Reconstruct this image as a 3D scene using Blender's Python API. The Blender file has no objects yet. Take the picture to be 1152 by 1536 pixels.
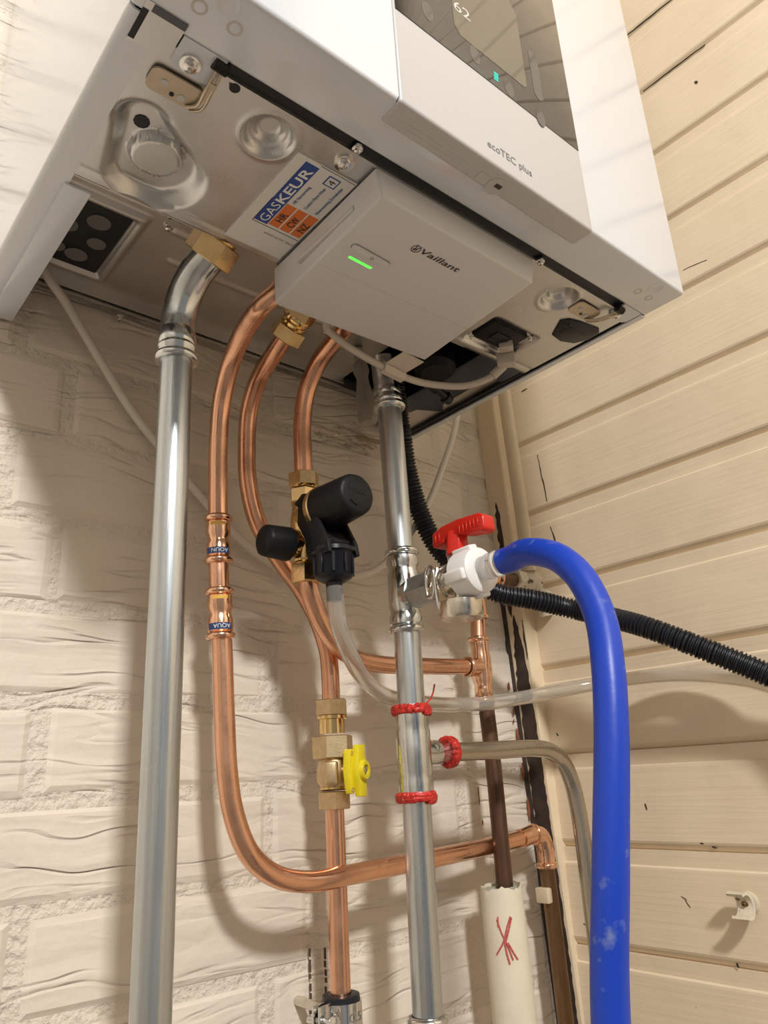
import bpy, bmesh, math, random
from mathutils import Vector, Matrix
random.seed(7)
scene = bpy.context.scene
COL = scene.collection
BZ = 1.40                                   # height of the boiler's underside above the floor, metres

def V(x, y, z):                             # millimetres: x right from boiler's left side, y from brick wall, z from boiler's underside
    return Vector((x/1000.0, y/1000.0, BZ+z/1000.0))

# ------------------------------------------------------------------ camera
cam_d = bpy.data.cameras.new('camera'); cam = bpy.data.objects.new('camera', cam_d); COL.objects.link(cam)
cam_d.sensor_fit = 'HORIZONTAL'; cam_d.sensor_width = 36.0
cam_d.lens = 36.0*1127.04/1152.0
cam_d.clip_start = 0.01
_r = Vector((0.764183, -0.642741, -0.05392)); _d = Vector((0.172274, 0.283952, -0.943235)); _f = Vector((0.621567, 0.711516, 0.327719))
cam.matrix_world = Matrix.Translation(V(-86.0, -560.7, -346.2)) @ Matrix((_r, -_d, -_f)).transposed().to_4x4()
scene.camera = cam

# ------------------------------------------------------------------ world, lights, exposure
w = bpy.data.worlds.new('room_air'); scene.world = w; w.use_nodes = True
w.node_tree.nodes['Background'].inputs[0].default_value = (1.0, 0.95, 0.88, 1)
w.node_tree.nodes['Background'].inputs[1].default_value = 0.23

def area(name, loc, target, size, power, col, sy=None):
    l = bpy.data.lights.new(name, 'AREA'); l.energy = power; l.color = col; l.size = size
    if sy: l.shape = 'RECTANGLE'; l.size_y = sy
    o = bpy.data.objects.new(name, l); COL.objects.link(o); o.location = loc
    o.rotation_euler = (target-loc).to_track_quat('-Z', 'Y').to_euler()
    return o
KEY = V(220, -338, 0) + Vector((-0.42, -1.0, 0.68)).normalized()*2.0
area('ceiling_lamp', KEY, V(240, -60, -200), 0.19, 39, (1.0, 0.985, 0.96))

scene.view_settings.view_transform = 'Standard'; scene.view_settings.look = 'None'
scene.view_settings.gamma = 1.0; scene.view_settings.use_curve_mapping = False
scene.view_settings.exposure = 0.2

# ------------------------------------------------------------------ materials
def nd(nt, t, **kw):
    n = nt.nodes.new(t)
    for k, v in kw.items(): setattr(n, k, v)
    return n
def mat(name, col, rough=0.5, metal=0.0, var=0.0, vscale=40.0, bump=0.0, bscale=200.0, trans=0.0, ior=1.45, emit=None, estr=0.0,
        coat=0.0, col2=None, thr=(0.5, 0.7), rvar=0.0, aniso=0.0, sss=0.0, stretch=None, alpha=1.0, spec=None):
    m = bpy.data.materials.new(name); m.use_nodes = True; nt = m.node_tree; b = nt.nodes['Principled BSDF']
    b.inputs['Base Color'].default_value = (*col, 1); b.inputs['Roughness'].default_value = rough; b.inputs['Metallic'].default_value = metal
    b.inputs['IOR'].default_value = ior
    if trans: b.inputs['Transmission Weight'].default_value = trans
    if coat: b.inputs['Coat Weight'].default_value = coat; b.inputs['Coat Roughness'].default_value = 0.12
    if aniso: b.inputs['Anisotropic'].default_value = aniso
    if alpha < 1: b.inputs['Alpha'].default_value = alpha
    if spec is not None: b.inputs['Specular IOR Level'].default_value = spec
    if sss: b.inputs['Subsurface Weight'].default_value = sss; b.inputs['Subsurface Radius'].default_value = (0.01, 0.01, 0.01)
    if emit: b.inputs['Emission Color'].default_value = (*emit, 1); b.inputs['Emission Strength'].default_value = estr
    if var or bump or col2 or rvar:
        g = nd(nt, 'ShaderNodeNewGeometry'); src = g.outputs['Position']
        if stretch:
            mp = nd(nt, 'ShaderNodeMapping'); mp.inputs['Scale'].default_value = stretch
            nt.links.new(src, mp.inputs['Vector']); src = mp.outputs['Vector']
        n = nd(nt, 'ShaderNodeTexNoise'); n.inputs['Scale'].default_value = vscale; n.inputs['Detail'].default_value = 5
        nt.links.new(src, n.inputs['Vector'])
        if var or col2:
            r = nd(nt, 'ShaderNodeValToRGB'); nt.links.new(n.outputs['Fac'], r.inputs['Fac'])
            if col2:
                r.color_ramp.elements[0].position = thr[0]; r.color_ramp.elements[1].position = thr[1]
                r.color_ramp.elements[0].color = (*col, 1); r.color_ramp.elements[1].color = (*col2, 1)
            else:
                r.color_ramp.elements[0].position = 0.3; r.color_ramp.elements[1].position = 0.7
                r.color_ramp.elements[0].color = (*[c*(1-var) for c in col], 1); r.color_ramp.elements[1].color = (*[min(1, c*(1+var)) for c in col], 1)
            nt.links.new(r.outputs['Color'], b.inputs['Base Color'])
        if rvar:
            q = nd(nt, 'ShaderNodeMapRange'); q.inputs['From Min'].default_value = 0.3; q.inputs['From Max'].default_value = 0.7
            q.inputs['To Min'].default_value = max(0.02, rough-rvar); q.inputs['To Max'].default_value = rough+rvar
            nt.links.new(n.outputs['Fac'], q.inputs['Value']); nt.links.new(q.outputs['Result'], b.inputs['Roughness'])
        if bump:
            n2 = nd(nt, 'ShaderNodeTexNoise'); n2.inputs['Scale'].default_value = bscale; n2.inputs['Detail'].default_value = 4
            nt.links.new(src, n2.inputs['Vector'])
            bp = nd(nt, 'ShaderNodeBump'); bp.inputs['Distance'].default_value = bump; bp.inputs['Strength'].default_value = 1.0
            nt.links.new(n2.outputs['Fac'], bp.inputs['Height']); nt.links.new(bp.outputs['Normal'], b.inputs['Normal'])
    return m

def brick_paint(name, rough_joint=False):
    m = bpy.data.materials.new(name); m.use_nodes = True; nt = m.node_tree; b = nt.nodes['Principled BSDF']; L = nt.links.new
    b.inputs['Roughness'].default_value = 0.62; b.inputs['Specular IOR Level'].default_value = 0.3
    g = nd(nt, 'ShaderNodeNewGeometry')
    n0 = nd(nt, 'ShaderNodeTexNoise'); n0.inputs['Scale'].default_value = 7; L(g.outputs['Position'], n0.inputs['Vector'])
    mp = nd(nt, 'ShaderNodeMapping'); mp.inputs['Scale'].default_value = (6.0, 1, 44)
    # warp the height so creases wander
    mix = nd(nt, 'ShaderNodeVectorMath', operation='MULTIPLY_ADD'); mix.inputs[1].default_value = (0.0, 0.0, 0.055); 
    L(n0.outputs['Color'], mix.inputs[0]); L(g.outputs['Position'], mix.inputs[2]); L(mix.outputs[0], mp.inputs['Vector'])
    n1 = nd(nt, 'ShaderNodeTexNoise'); n1.inputs['Scale'].default_value = 1.0; n1.inputs['Detail'].default_value = 2.5; n1.inputs['Roughness'].default_value = 0.45
    L(mp.outputs[0], n1.inputs['Vector'])
    # thin creases where the stretched noise crosses a level
    sb = nd(nt, 'ShaderNodeMath', operation='SUBTRACT'); sb.inputs[1].default_value = 0.5; L(n1.outputs['Fac'], sb.inputs[0])
    ab = nd(nt, 'ShaderNodeMath', operation='ABSOLUTE'); L(sb.outputs[0], ab.inputs[0])
    cr = nd(nt, 'ShaderNodeMapRange'); cr.inputs['From Min'].default_value = 0.0; cr.inputs['From Max'].default_value = 0.035
    cr.inputs['To Min'].default_value = -0.38; cr.inputs['To Max'].default_value = 0.0; L(ab.outputs[0], cr.inputs['Value'])
    # only in places
    n4 = nd(nt, 'ShaderNodeTexNoise'); n4.inputs['Scale'].default_value = 14; L(g.outputs['Position'], n4.inputs['Vector'])
    ms = nd(nt, 'ShaderNodeMapRange'); ms.inputs['From Min'].default_value = 0.40; ms.inputs['From Max'].default_value = 0.58; L(n4.outputs['Fac'], ms.inputs['Value'])
    cm = nd(nt, 'ShaderNodeMath', operation='MULTIPLY'); L(cr.outputs[0], cm.inputs[0]); L(ms.outputs[0], cm.inputs[1])
    n2 = nd(nt, 'ShaderNodeTexNoise'); n2.inputs['Scale'].default_value = 170 if rough_joint else 120; n2.inputs['Detail'].default_value = 6
    L(g.outputs['Position'], n2.inputs['Vector'])
    a1 = nd(nt, 'ShaderNodeMath', operation='MULTIPLY_ADD'); a1.inputs[1].default_value = 1.3 if rough_joint else 0.2
    L(n2.outputs['Fac'], a1.inputs[0]); L(cm.outputs[0], a1.inputs[2])
    a2 = nd(nt, 'ShaderNodeMath', operation='MULTIPLY_ADD'); a2.inputs[1].default_value = 1.5; L(n1.outputs['Fac'], a2.inputs[0]); L(a1.outputs[0], a2.inputs[2])
    bp = nd(nt, 'ShaderNodeBump'); bp.inputs['Distance'].default_value = 0.0032; L(a2.outputs[0], bp.inputs['Height']); L(bp.outputs['Normal'], b.inputs['Normal'])
    # colour: cream paint with a few soot-grey smudges and rust specks
    r = nd(nt, 'ShaderNodeValToRGB'); n3 = nd(nt, 'ShaderNodeTexNoise'); n3.inputs['Scale'].default_value = 3.2; n3.inputs['Detail'].default_value = 6
    L(g.outputs['Position'], n3.inputs['Vector']); L(n3.outputs['Fac'], r.inputs['Fac'])
    r.color_ramp.elements[0].position = 0.34; r.color_ramp.elements[0].color = (0.72, 0.635, 0.525, 1)
    r.color_ramp.elements[1].position = 0.62; r.color_ramp.elements[1].color = (0.80, 0.72, 0.62, 1)
    n5 = nd(nt, 'ShaderNodeTexNoise'); n5.inputs['Scale'].default_value = 26; n5.inputs['Detail'].default_value = 8; n5.inputs['Roughness'].default_value = 0.7; L(g.outputs['Position'], n5.inputs['Vector'])
    s5 = nd(nt, 'ShaderNodeMapRange'); s5.inputs['From Min'].default_value = 0.70; s5.inputs['From Max'].default_value = 0.78; s5.inputs['To Max'].default_value = 0.5; L(n5.outputs['Fac'], s5.inputs['Value'])
    mx = nd(nt, 'ShaderNodeMix', data_type='RGBA'); mx.inputs['B'].default_value = (0.30, 0.22, 0.14, 1)
    L(s5.outputs[0], mx.inputs['Factor']); L(r.outputs['Color'], mx.inputs['A'])
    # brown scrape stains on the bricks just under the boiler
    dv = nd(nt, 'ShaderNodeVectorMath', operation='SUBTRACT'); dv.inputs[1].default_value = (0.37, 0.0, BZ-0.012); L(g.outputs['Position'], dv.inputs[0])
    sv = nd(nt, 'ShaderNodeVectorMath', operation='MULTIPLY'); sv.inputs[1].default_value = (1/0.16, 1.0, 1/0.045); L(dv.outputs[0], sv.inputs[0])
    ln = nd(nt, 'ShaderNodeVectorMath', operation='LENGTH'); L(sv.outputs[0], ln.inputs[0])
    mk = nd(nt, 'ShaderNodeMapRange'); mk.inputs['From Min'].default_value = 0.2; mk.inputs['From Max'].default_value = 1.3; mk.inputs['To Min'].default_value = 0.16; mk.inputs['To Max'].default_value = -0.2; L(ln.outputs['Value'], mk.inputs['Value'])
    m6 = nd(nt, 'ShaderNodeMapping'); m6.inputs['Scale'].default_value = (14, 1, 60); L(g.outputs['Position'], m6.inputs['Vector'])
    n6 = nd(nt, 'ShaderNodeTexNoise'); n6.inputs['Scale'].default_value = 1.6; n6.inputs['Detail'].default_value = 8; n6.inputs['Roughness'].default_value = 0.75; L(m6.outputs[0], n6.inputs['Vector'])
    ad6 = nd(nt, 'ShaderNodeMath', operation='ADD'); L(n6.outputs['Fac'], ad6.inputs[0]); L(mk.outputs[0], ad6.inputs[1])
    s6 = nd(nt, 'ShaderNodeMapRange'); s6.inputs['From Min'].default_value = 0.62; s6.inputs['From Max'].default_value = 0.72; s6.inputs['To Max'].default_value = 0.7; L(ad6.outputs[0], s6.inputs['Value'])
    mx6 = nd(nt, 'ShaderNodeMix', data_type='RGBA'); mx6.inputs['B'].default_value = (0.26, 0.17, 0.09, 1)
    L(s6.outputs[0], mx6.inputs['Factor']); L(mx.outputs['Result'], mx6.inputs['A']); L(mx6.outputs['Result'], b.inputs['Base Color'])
    return m

def plank_paint(name):
    m = bpy.data.materials.new(name); m.use_nodes = True; nt = m.node_tree; b = nt.nodes['Principled BSDF']; L = nt.links.new
    b.inputs['Roughness'].default_value = 0.42; b.inputs['Specular IOR Level'].default_value = 0.4
    g = nd(nt, 'ShaderNodeNewGeometry'); mp = nd(nt, 'ShaderNodeMapping'); mp.inputs['Scale'].default_value = (1, 4, 160); L(g.outputs['Position'], mp.inputs['Vector'])
    n1 = nd(nt, 'ShaderNodeTexNoise'); n1.inputs['Scale'].default_value = 1.5; n1.inputs['Detail'].default_value = 5; L(mp.outputs[0], n1.inputs['Vector'])
    n2 = nd(nt, 'ShaderNodeTexNoise'); n2.inputs['Scale'].default_value = 16; n2.inputs['Detail'].default_value = 3; L(g.outputs['Position'], n2.inputs['Vector'])
    a = nd(nt, 'ShaderNodeMath', operation='MULTIPLY_ADD'); a.inputs[1].default_value = 2.5; L(n2.outputs['Fac'], a.inputs[0]); L(n1.outputs['Fac'], a.inputs[2])
    bp = nd(nt, 'ShaderNodeBump'); bp.inputs['Distance'].default_value = 0.0004; L(a.outputs[0], bp.inputs['Height']); L(bp.outputs['Normal'], b.inputs['Normal'])
    r = nd(nt, 'ShaderNodeValToRGB'); L(n2.outputs['Fac'], r.inputs['Fac'])
    r.color_ramp.elements[0].position = 0.3; r.color_ramp.elements[0].color = (0.80, 0.66, 0.48, 1)
    r.color_ramp.elements[1].position = 0.7; r.color_ramp.elements[1].color = (0.86, 0.72, 0.53, 1)
    n5 = nd(nt, 'ShaderNodeTexNoise'); n5.inputs['Scale'].default_value = 34; n5.inputs['Detail'].default_value = 7; n5.inputs['Roughness'].default_value = 0.72; L(g.outputs['Position'], n5.inputs['Vector'])
    # chips are commoner low on the wall
    sx = nd(nt, 'ShaderNodeSeparateXYZ'); L(g.outputs['Position'], sx.inputs[0])
    lo = nd(nt, 'ShaderNodeMapRange'); lo.inputs['From Min'].default_value = BZ-0.30; lo.inputs['From Max'].default_value = BZ-0.50; lo.inputs['To Min'].default_value = 0; lo.inputs['To Max'].default_value = 0.05; L(sx.outputs['Z'], lo.inputs['Value'])
    ad = nd(nt, 'ShaderNodeMath', operation='ADD'); L(n5.outputs['Fac'], ad.inputs[0]); L(lo.outputs[0], ad.inputs[1])
    s5 = nd(nt, 'ShaderNodeMapRange'); s5.inputs['From Min'].default_value = 0.735; s5.inputs['From Max'].default_value = 0.77; s5.inputs['To Max'].default_value = 0.75; L(ad.outputs[0], s5.inputs['Value'])
    mx = nd(nt, 'ShaderNodeMix', data_type='RGBA'); mx.inputs['B'].default_value = (0.20, 0.12, 0.07, 1)
    L(s5.outputs[0], mx.inputs['Factor']); L(r.outputs['Color'], mx.inputs['A']); L(mx.outputs['Result'], b.inputs['Base Color'])
    return m

M = {}
M['brick'] = brick_paint('painted_brick'); M['joint'] = brick_paint('painted_joint', True)
M['plank'] = plank_paint('painted_plank')
M['post'] = mat('post_paint', (0.82, 0.68, 0.48), 0.4, var=0.06, vscale=20, bump=0.0008, bscale=60)
M['bare'] = mat('bare_dark_wood', (0.045, 0.028, 0.022), 0.55, var=0.4, vscale=60, bump=0.0006, bscale=150)
M['rust'] = mat('rust_mark', (0.30, 0.10, 0.04), 0.8, var=0.3, vscale=150)
M['plain'] = mat('plaster_cream', (0.55, 0.53, 0.50), 0.8, var=0.04, vscale=5, bump=0.0005, bscale=90)
M['ceil'] = mat('ceiling_white', (0.78, 0.74, 0.68), 0.85, var=0.03, vscale=6)
M['floor'] = mat('floor_grey_tile', (0.20, 0.18, 0.16), 0.5, var=0.15, vscale=8, bump=0.0004, bscale=80)
M['enamel'] = mat('white_enamel', (0.67, 0.705, 0.76), 0.13, coat=1.0, bump=0.00002, bscale=900)
M['enamel2'] = mat('panel_white', (0.53, 0.52, 0.515), 0.35, bump=0.00002, bscale=700)
M['abs'] = mat('white_plastic', (0.70, 0.69, 0.69), 0.33, bump=0.00002, bscale=1500)
M['absgrey'] = mat('pale_grey_plastic', (0.55, 0.54, 0.52), 0.4)
M['sheet'] = mat('galvanised_sheet', (0.62, 0.625, 0.63), 0.33, 1.0, var=0.07, vscale=30, rvar=0.07, bump=0.0002, bscale=22)
M['sheetd'] = mat('galvanised_sheet_rear', (0.62, 0.60, 0.58), 0.42, 1.0, var=0.08, vscale=25, rvar=0.06, bump=0.0002, bscale=20)
M['tan'] = mat('catch_steel', (0.55, 0.47, 0.37), 0.42, 0.8, var=0.06, vscale=80)
M['steel'] = mat('zinc_pipe', (0.56, 0.60, 0.625), 0.30, 1.0, var=0.10, vscale=10, rvar=0.07, stretch=(12, 12, 0.6), bump=0.00012, bscale=60)
M['steelr'] = mat('zinc_fitting', (0.66, 0.69, 0.70), 0.2, 1.0, var=0.12, vscale=60, rvar=0.08, bump=0.0003, bscale=70)
M['zincraw'] = mat('zinc_raw', (0.40, 0.43, 0.43), 0.42, 0.9, var=0.15, vscale=300, rvar=0.1)
M['stain'] = mat('steel_branch', (0.50, 0.46, 0.40), 0.27, 1.0, var=0.08, vscale=20, rvar=0.05)
M['copper'] = mat('copper_new', (0.83, 0.475, 0.315), 0.26, 1.0, var=0.08, vscale=38, rvar=0.09, bump=0.0002, bscale=40)
M['copperd'] = mat('copper_deep', (0.76, 0.41, 0.265), 0.28, 1.0, var=0.2, vscale=30, rvar=0.09, bump=0.0002, bscale=40)
M['copperp'] = mat('copper_pressed', (0.88, 0.54, 0.37), 0.17, 1.0, var=0.12, vscale=90, rvar=0.06, bump=0.0003, bscale=120)
M['brownpipe'] = mat('aged_copper', (0.135, 0.075, 0.048), 0.42, 0.65, var=0.35, vscale=25, stretch=(8, 8, 1))
M['brownriser'] = mat('brown_riser', (0.20, 0.115, 0.055), 0.36, 0.6, var=0.25, vscale=30, stretch=(8, 8, 1))
M['brass'] = mat('brass', (0.74, 0.53, 0.27), 0.28, 1.0, var=0.1, vscale=60, rvar=0.08, bump=0.0003, bscale=140)
M['brassb'] = mat('brass_bright', (0.82, 0.60, 0.28), 0.16, 1.0, var=0.06, vscale=60)
M['brassr'] = mat('brass_sandblast', (0.64, 0.50, 0.30), 0.42, 1.0, var=0.08, vscale=220, bump=0.0001, bscale=900)
M['nickel'] = mat('nickel', (0.70, 0.66, 0.58), 0.24, 1.0, var=0.08, vscale=200, rvar=0.08, bump=0.00008, bscale=500)
M['chrome'] = mat('bright_steel', (0.75, 0.75, 0.74), 0.14, 1.0)
M['black'] = mat('black_plastic', (0.009, 0.009, 0.010), 0.46, spec=0.28, bump=0.0002, bscale=500)
M['blackg'] = mat('black_gloss_plastic', (0.008, 0.009, 0.014), 0.32, spec=0.35)
M['rubber'] = mat('rubber_dark', (0.012, 0.013, 0.018), 0.36, spec=0.45)
M['rubberg'] = mat('rubber_grey', (0.17, 0.165, 0.16), 0.5)
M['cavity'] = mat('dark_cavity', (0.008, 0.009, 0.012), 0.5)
M['slot'] = mat('dark_slot', (0.008, 0.009, 0.013), 0.4)
M['blue'] = mat('blue_rubber_hose', (0.008, 0.052, 0.48), 0.38, var=0.0, col2=(0.16, 0.22, 0.46), thr=(0.61, 0.74), vscale=75, bump=0.0002, bscale=120)
M['scuff'] = mat('hose_scuff', (0.45, 0.45, 0.50), 0.7)
M['red'] = mat('red_handle', (0.62, 0.022, 0.012), 0.30, bump=0.0001, bscale=300)
M['redseal'] = mat('red_seal', (0.55, 0.030, 0.022), 0.30, var=0.35, vscale=220, bump=0.0012, bscale=350)
M['yellow'] = mat('yellow_handle', (0.80, 0.66, 0.02), 0.34, var=0.06, vscale=60)
M['cable'] = mat('white_cable', (0.72, 0.66, 0.58), 0.42, var=0.05, vscale=20)
M['gcable'] = mat('grey_cable', (0.56, 0.50, 0.43), 0.45)
M['tagpaper'] = mat('cable_tag', (0.62, 0.55, 0.46), 0.5)
M['cream'] = mat('cream_gloss_paint', (0.72, 0.60, 0.42), 0.16, var=0.05, vscale=30, bump=0.0002, bscale=60)
M['creamchip'] = mat('cream_chipped_paint', (0.72, 0.64, 0.50), 0.4, col2=(0.16, 0.11, 0.07), thr=(0.60, 0.66), vscale=90, bump=0.001, bscale=120)
M['insul'] = mat('pipe_insulation', (0.78, 0.71, 0.55), 0.6, var=0.05, vscale=30, bump=0.0008, bscale=60)
M['insulin'] = mat('insulation_core', (0.48, 0.48, 0.38), 0.9, bump=0.002, bscale=300)
M['crayon'] = mat('red_crayon', (0.55, 0.12, 0.11), 0.7, var=0.25, vscale=600)
M['nutw'] = mat('white_nylon', (0.88, 0.86, 0.84), 0.38, sss=0.25)
M['pvc'] = mat('clear_pvc', (0.92, 0.89, 0.83), 0.07, trans=0.86, ior=1.42)
M['barb'] = mat('clear_barb', (0.93, 0.92, 0.90), 0.10, trans=0.75, ior=1.42)
M['milky'] = mat('milky_plastic', (0.42, 0.38, 0.33), 0.3, trans=0.25)
M['green'] = mat('green_led', (0.1, 0.9, 0.1), 0.4, emit=(0.10, 1.0, 0.07), estr=1.15)
M['teal'] = mat('teal_led', (0.05, 0.6, 0.5), 0.4, emit=(0.05, 0.75, 0.62), estr=0.5)
M['digits'] = mat('display_digits', (0.5, 0.47, 0.42), 0.4, emit=(0.75, 0.70, 0.62), estr=0.25)
M['glass'] = mat('display_glass', (0.035, 0.033, 0.032), 0.03, spec=0.5, ior=1.75)
M['lcd'] = mat('display_lcd', (0.12, 0.108, 0.085), 0.04, spec=0.5, ior=1.7)
M['touch'] = mat('touch_mark', (0.065, 0.064, 0.063), 0.05, spec=0.5, ior=1.7)
M['ink'] = mat('dark_grey_ink', (0.05, 0.042, 0.04), 0.5)
M['ink2'] = mat('mid_grey_ink', (0.20, 0.195, 0.19), 0.5)
M['sticker'] = mat('sticker_white', (0.74, 0.72, 0.69), 0.4)
M['stblue'] = mat('sticker_blue', (0.03, 0.075, 0.30), 0.4)
M['storange'] = mat('sticker_orange', (0.75, 0.19, 0.04), 0.4)
M['stwhite'] = mat('sticker_letter_white', (0.80, 0.80, 0.80), 0.4)
M['bandblue'] = mat('band_blue', (0.02, 0.05, 0.16), 0.35)
M['bandyellow'] = mat('band_yellow', (0.78, 0.45, 0.08), 0.35)
M['seam'] = mat('panel_seam', (0.10, 0.10, 0.12), 0.6)
M['pencil'] = mat('pencil_line', (0.10, 0.07, 0.05), 0.9)

# ------------------------------------------------------------------ mesh helpers
def link_mesh(name, me, m, parent=None, smooth=40):
    o = bpy.data.objects.new(name, me); COL.objects.link(o)
    if m: me.materials.append(m)
    if smooth:
        for p in me.polygons: p.use_smooth = True
        me.set_sharp_from_angle(angle=math.radians(smooth))
    if parent:
        o.parent = parent
        if parent.type == 'EMPTY': o.matrix_parent_inverse = Matrix.Translation(-Vector(parent.location))
    return o

class MB:
    """collects vertices and faces (in metres) and links them as one mesh object"""
    def __init__(s): s.v = []; s.f = []
    def add(s, vs, fs):
        k = len(s.v); s.v += [Vector(v) for v in vs]; s.f += [tuple(i+k for i in f) for f in fs]; return s
    def build(s, name, m, parent=None, smooth=40, bevel=0, seg=2):
        me = bpy.data.meshes.new(name); me.from_pydata(s.v, [], s.f); me.update()
        bm = bmesh.new(); bm.from_mesh(me)
        bmesh.ops.recalc_face_normals(bm, faces=bm.faces)
        if bevel:
            es = [e for e in bm.edges if len(e.link_faces) == 2 and e.calc_face_angle(0) > 0.6]
            bmesh.ops.bevel(bm, geom=es, offset=bevel/1000, segments=seg, profile=0.5, affect='EDGES', clamp_overlap=True)
        bm.to_mesh(me); bm.free()
        return link_mesh(name, me, m, parent, smooth)
    # box between two corners in mm
    def box(s, a, b):
        x0, y0, z0 = a; x1, y1, z1 = b
        vs = [V(x, y, z) for x in (x0, x1) for y in (y0, y1) for z in (z0, z1)]
        return s.add(vs, [(0, 1, 3, 2), (4, 6, 7, 5), (0, 4, 5, 1), (2, 3, 7, 6), (0, 2, 6, 4), (1, 5, 7, 3)])
    # oriented box: centre (Vector m), axes, half sizes in mm
    def obox(s, c, ax, ay, az, hx, hy, hz):
        vs = [c + ax*(i*hx/1000) + ay*(j*hy/1000) + az*(k*hz/1000) for i in (-1, 1) for j in (-1, 1) for k in (-1, 1)]
        return s.add(vs, [(0, 1, 3, 2), (4, 6, 7, 5), (0, 4, 5, 1), (2, 3, 7, 6), (0, 2, 6, 4), (1, 5, 7, 3)])
    # surface of revolution: profile [(h, r)] mm along axis from origin (m)
    def lathe(s, o, d, prof, seg=32, cap=True, rot=0, squash=None):
        d = d.normalized(); u, w_ = perp(d)
        vs = []; fs = []
        for h, r in prof:
            for i in range(seg):
                a = rot + 2*math.pi*i/seg
                rr = r*(squash(a, h) if squash else 1)
                vs.append(o + d*(h/1000) + (u*math.cos(a)+w_*math.sin(a))*(rr/1000))
        n = len(prof)
        for j in range(n-1):
            for i in range(seg):
                fs.append((j*seg+i, j*seg+(i+1) % seg, (j+1)*seg+(i+1) % seg, (j+1)*seg+i))
        if cap:
            fs.append(tuple(range(seg))[::-1]); fs.append(tuple((n-1)*seg+i for i in range(seg)))
        return s.add(vs, fs)
    def hexn(s, o, d, h0, h1, r, rot=0, n=6, ch=1.2):
        c = math.cos(math.pi/n)
        return s.lathe(o, d, [(h0, r-ch), (h0+ch*0.6, r), (h1-ch*0.6, r), (h1, r-ch)], seg=n, rot=rot)
    # closed polygon (list of Vector) extruded by vector e
    def prism(s, pts, e):
        n = len(pts); vs = list(pts)+[p+e for p in pts]
        fs = [tuple(range(n))[::-1], tuple(range(n, 2*n))] + [(i, (i+1) % n, n+(i+1) % n, n+i) for i in range(n)]
        return s.add(vs, fs)
    def tube(s, pts, r, seg=20, cap=True, rfun=None, step=3.0, raw=False):
        P = pts if raw else spline(pts, step)
        n = len(P); T = [(P[min(i+1, n-1)]-P[max(i-1, 0)]).normalized() for i in range(n)]
        u, _ = perp(T[0]); vs = []; fs = []
        L = 0
        for i in range(n):
            if i: L += (P[i]-P[i-1]).length
            u = (u - T[i]*u.dot(T[i])).normalized(); w_ = T[i].cross(u)
            rr = (rfun(L*1000) if rfun else r)/1000
            for k in range(seg):
                a = 2*math.pi*k/seg; vs.append(P[i]+(u*math.cos(a)+w_*math.sin(a))*rr)
        for j in range(n-1):
            for i in range(seg):
                fs.append((j*seg+i, j*seg+(i+1) % seg, (j+1)*seg+(i+1) % seg, (j+1)*seg+i))
        if cap: fs.append(tuple(range(seg))[::-1]); fs.append(tuple((n-1)*seg+i for i in range(seg)))
        return s.add(vs, fs)

def perp(d):
    a = Vector((0, 0, 1)) if abs(d.z) < 0.9 else Vector((1, 0, 0))
    u = a.cross(d).normalized(); return u, d.cross(u).normalized()
def spline(pts, step=3.0):
    pts = [Vector(p) for p in pts]
    if len(pts) == 2:
        return [pts[0], pts[1]]
    P = [pts[0]*2-pts[1]] + pts + [pts[-1]*2-pts[-2]]; out = []
    for i in range(1, len(P)-2):
        p0, p1, p2, p3 = P[i-1], P[i], P[i+1], P[i+2]
        t1 = max(1e-6, (p1-p0).length**0.5); t2 = t1+max(1e-6, (p2-p1).length**0.5); t3 = t2+max(1e-6, (p3-p2).length**0.5)
        n = max(1, int((p2-p1).length*1000/step)); n = min(n, 60)
        for k in range(n):
            t = t1+(t2-t1)*k/n
            A1 = p0*((t1-t)/t1)+p1*(t/t1); A2 = p1*((t2-t)/(t2-t1))+p2*((t-t1)/(t2-t1)); A3 = p2*((t3-t)/(t3-t2))+p3*((t-t2)/(t3-t2))
            B1 = A1*((t2-t)/t2)+A2*(t/t2); B2 = A2*((t3-t)/(t3-t1))+A3*((t-t1)/(t3-t1))
            out.append(B1*((t2-t)/(t2-t1))+B2*((t-t1)/(t2-t1)))
    out.append(pts[-1]); return out

def thing(name, loc, label, cat, group=None):
    o = bpy.data.objects.new(name, None); COL.objects.link(o); o.empty_display_size = 0.02
    o.location = loc; tag(o, label, cat, group); return o
def tag(o, label=None, cat=None, group=None, kind=None):
    if label: o['label'] = label
    if cat: o['category'] = cat
    if group: o['group'] = group
    if kind: o['kind'] = kind
    return o
X = Vector((1, 0, 0)); Y = Vector((0, 1, 0)); Z = Vector((0, 0, 1))

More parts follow.
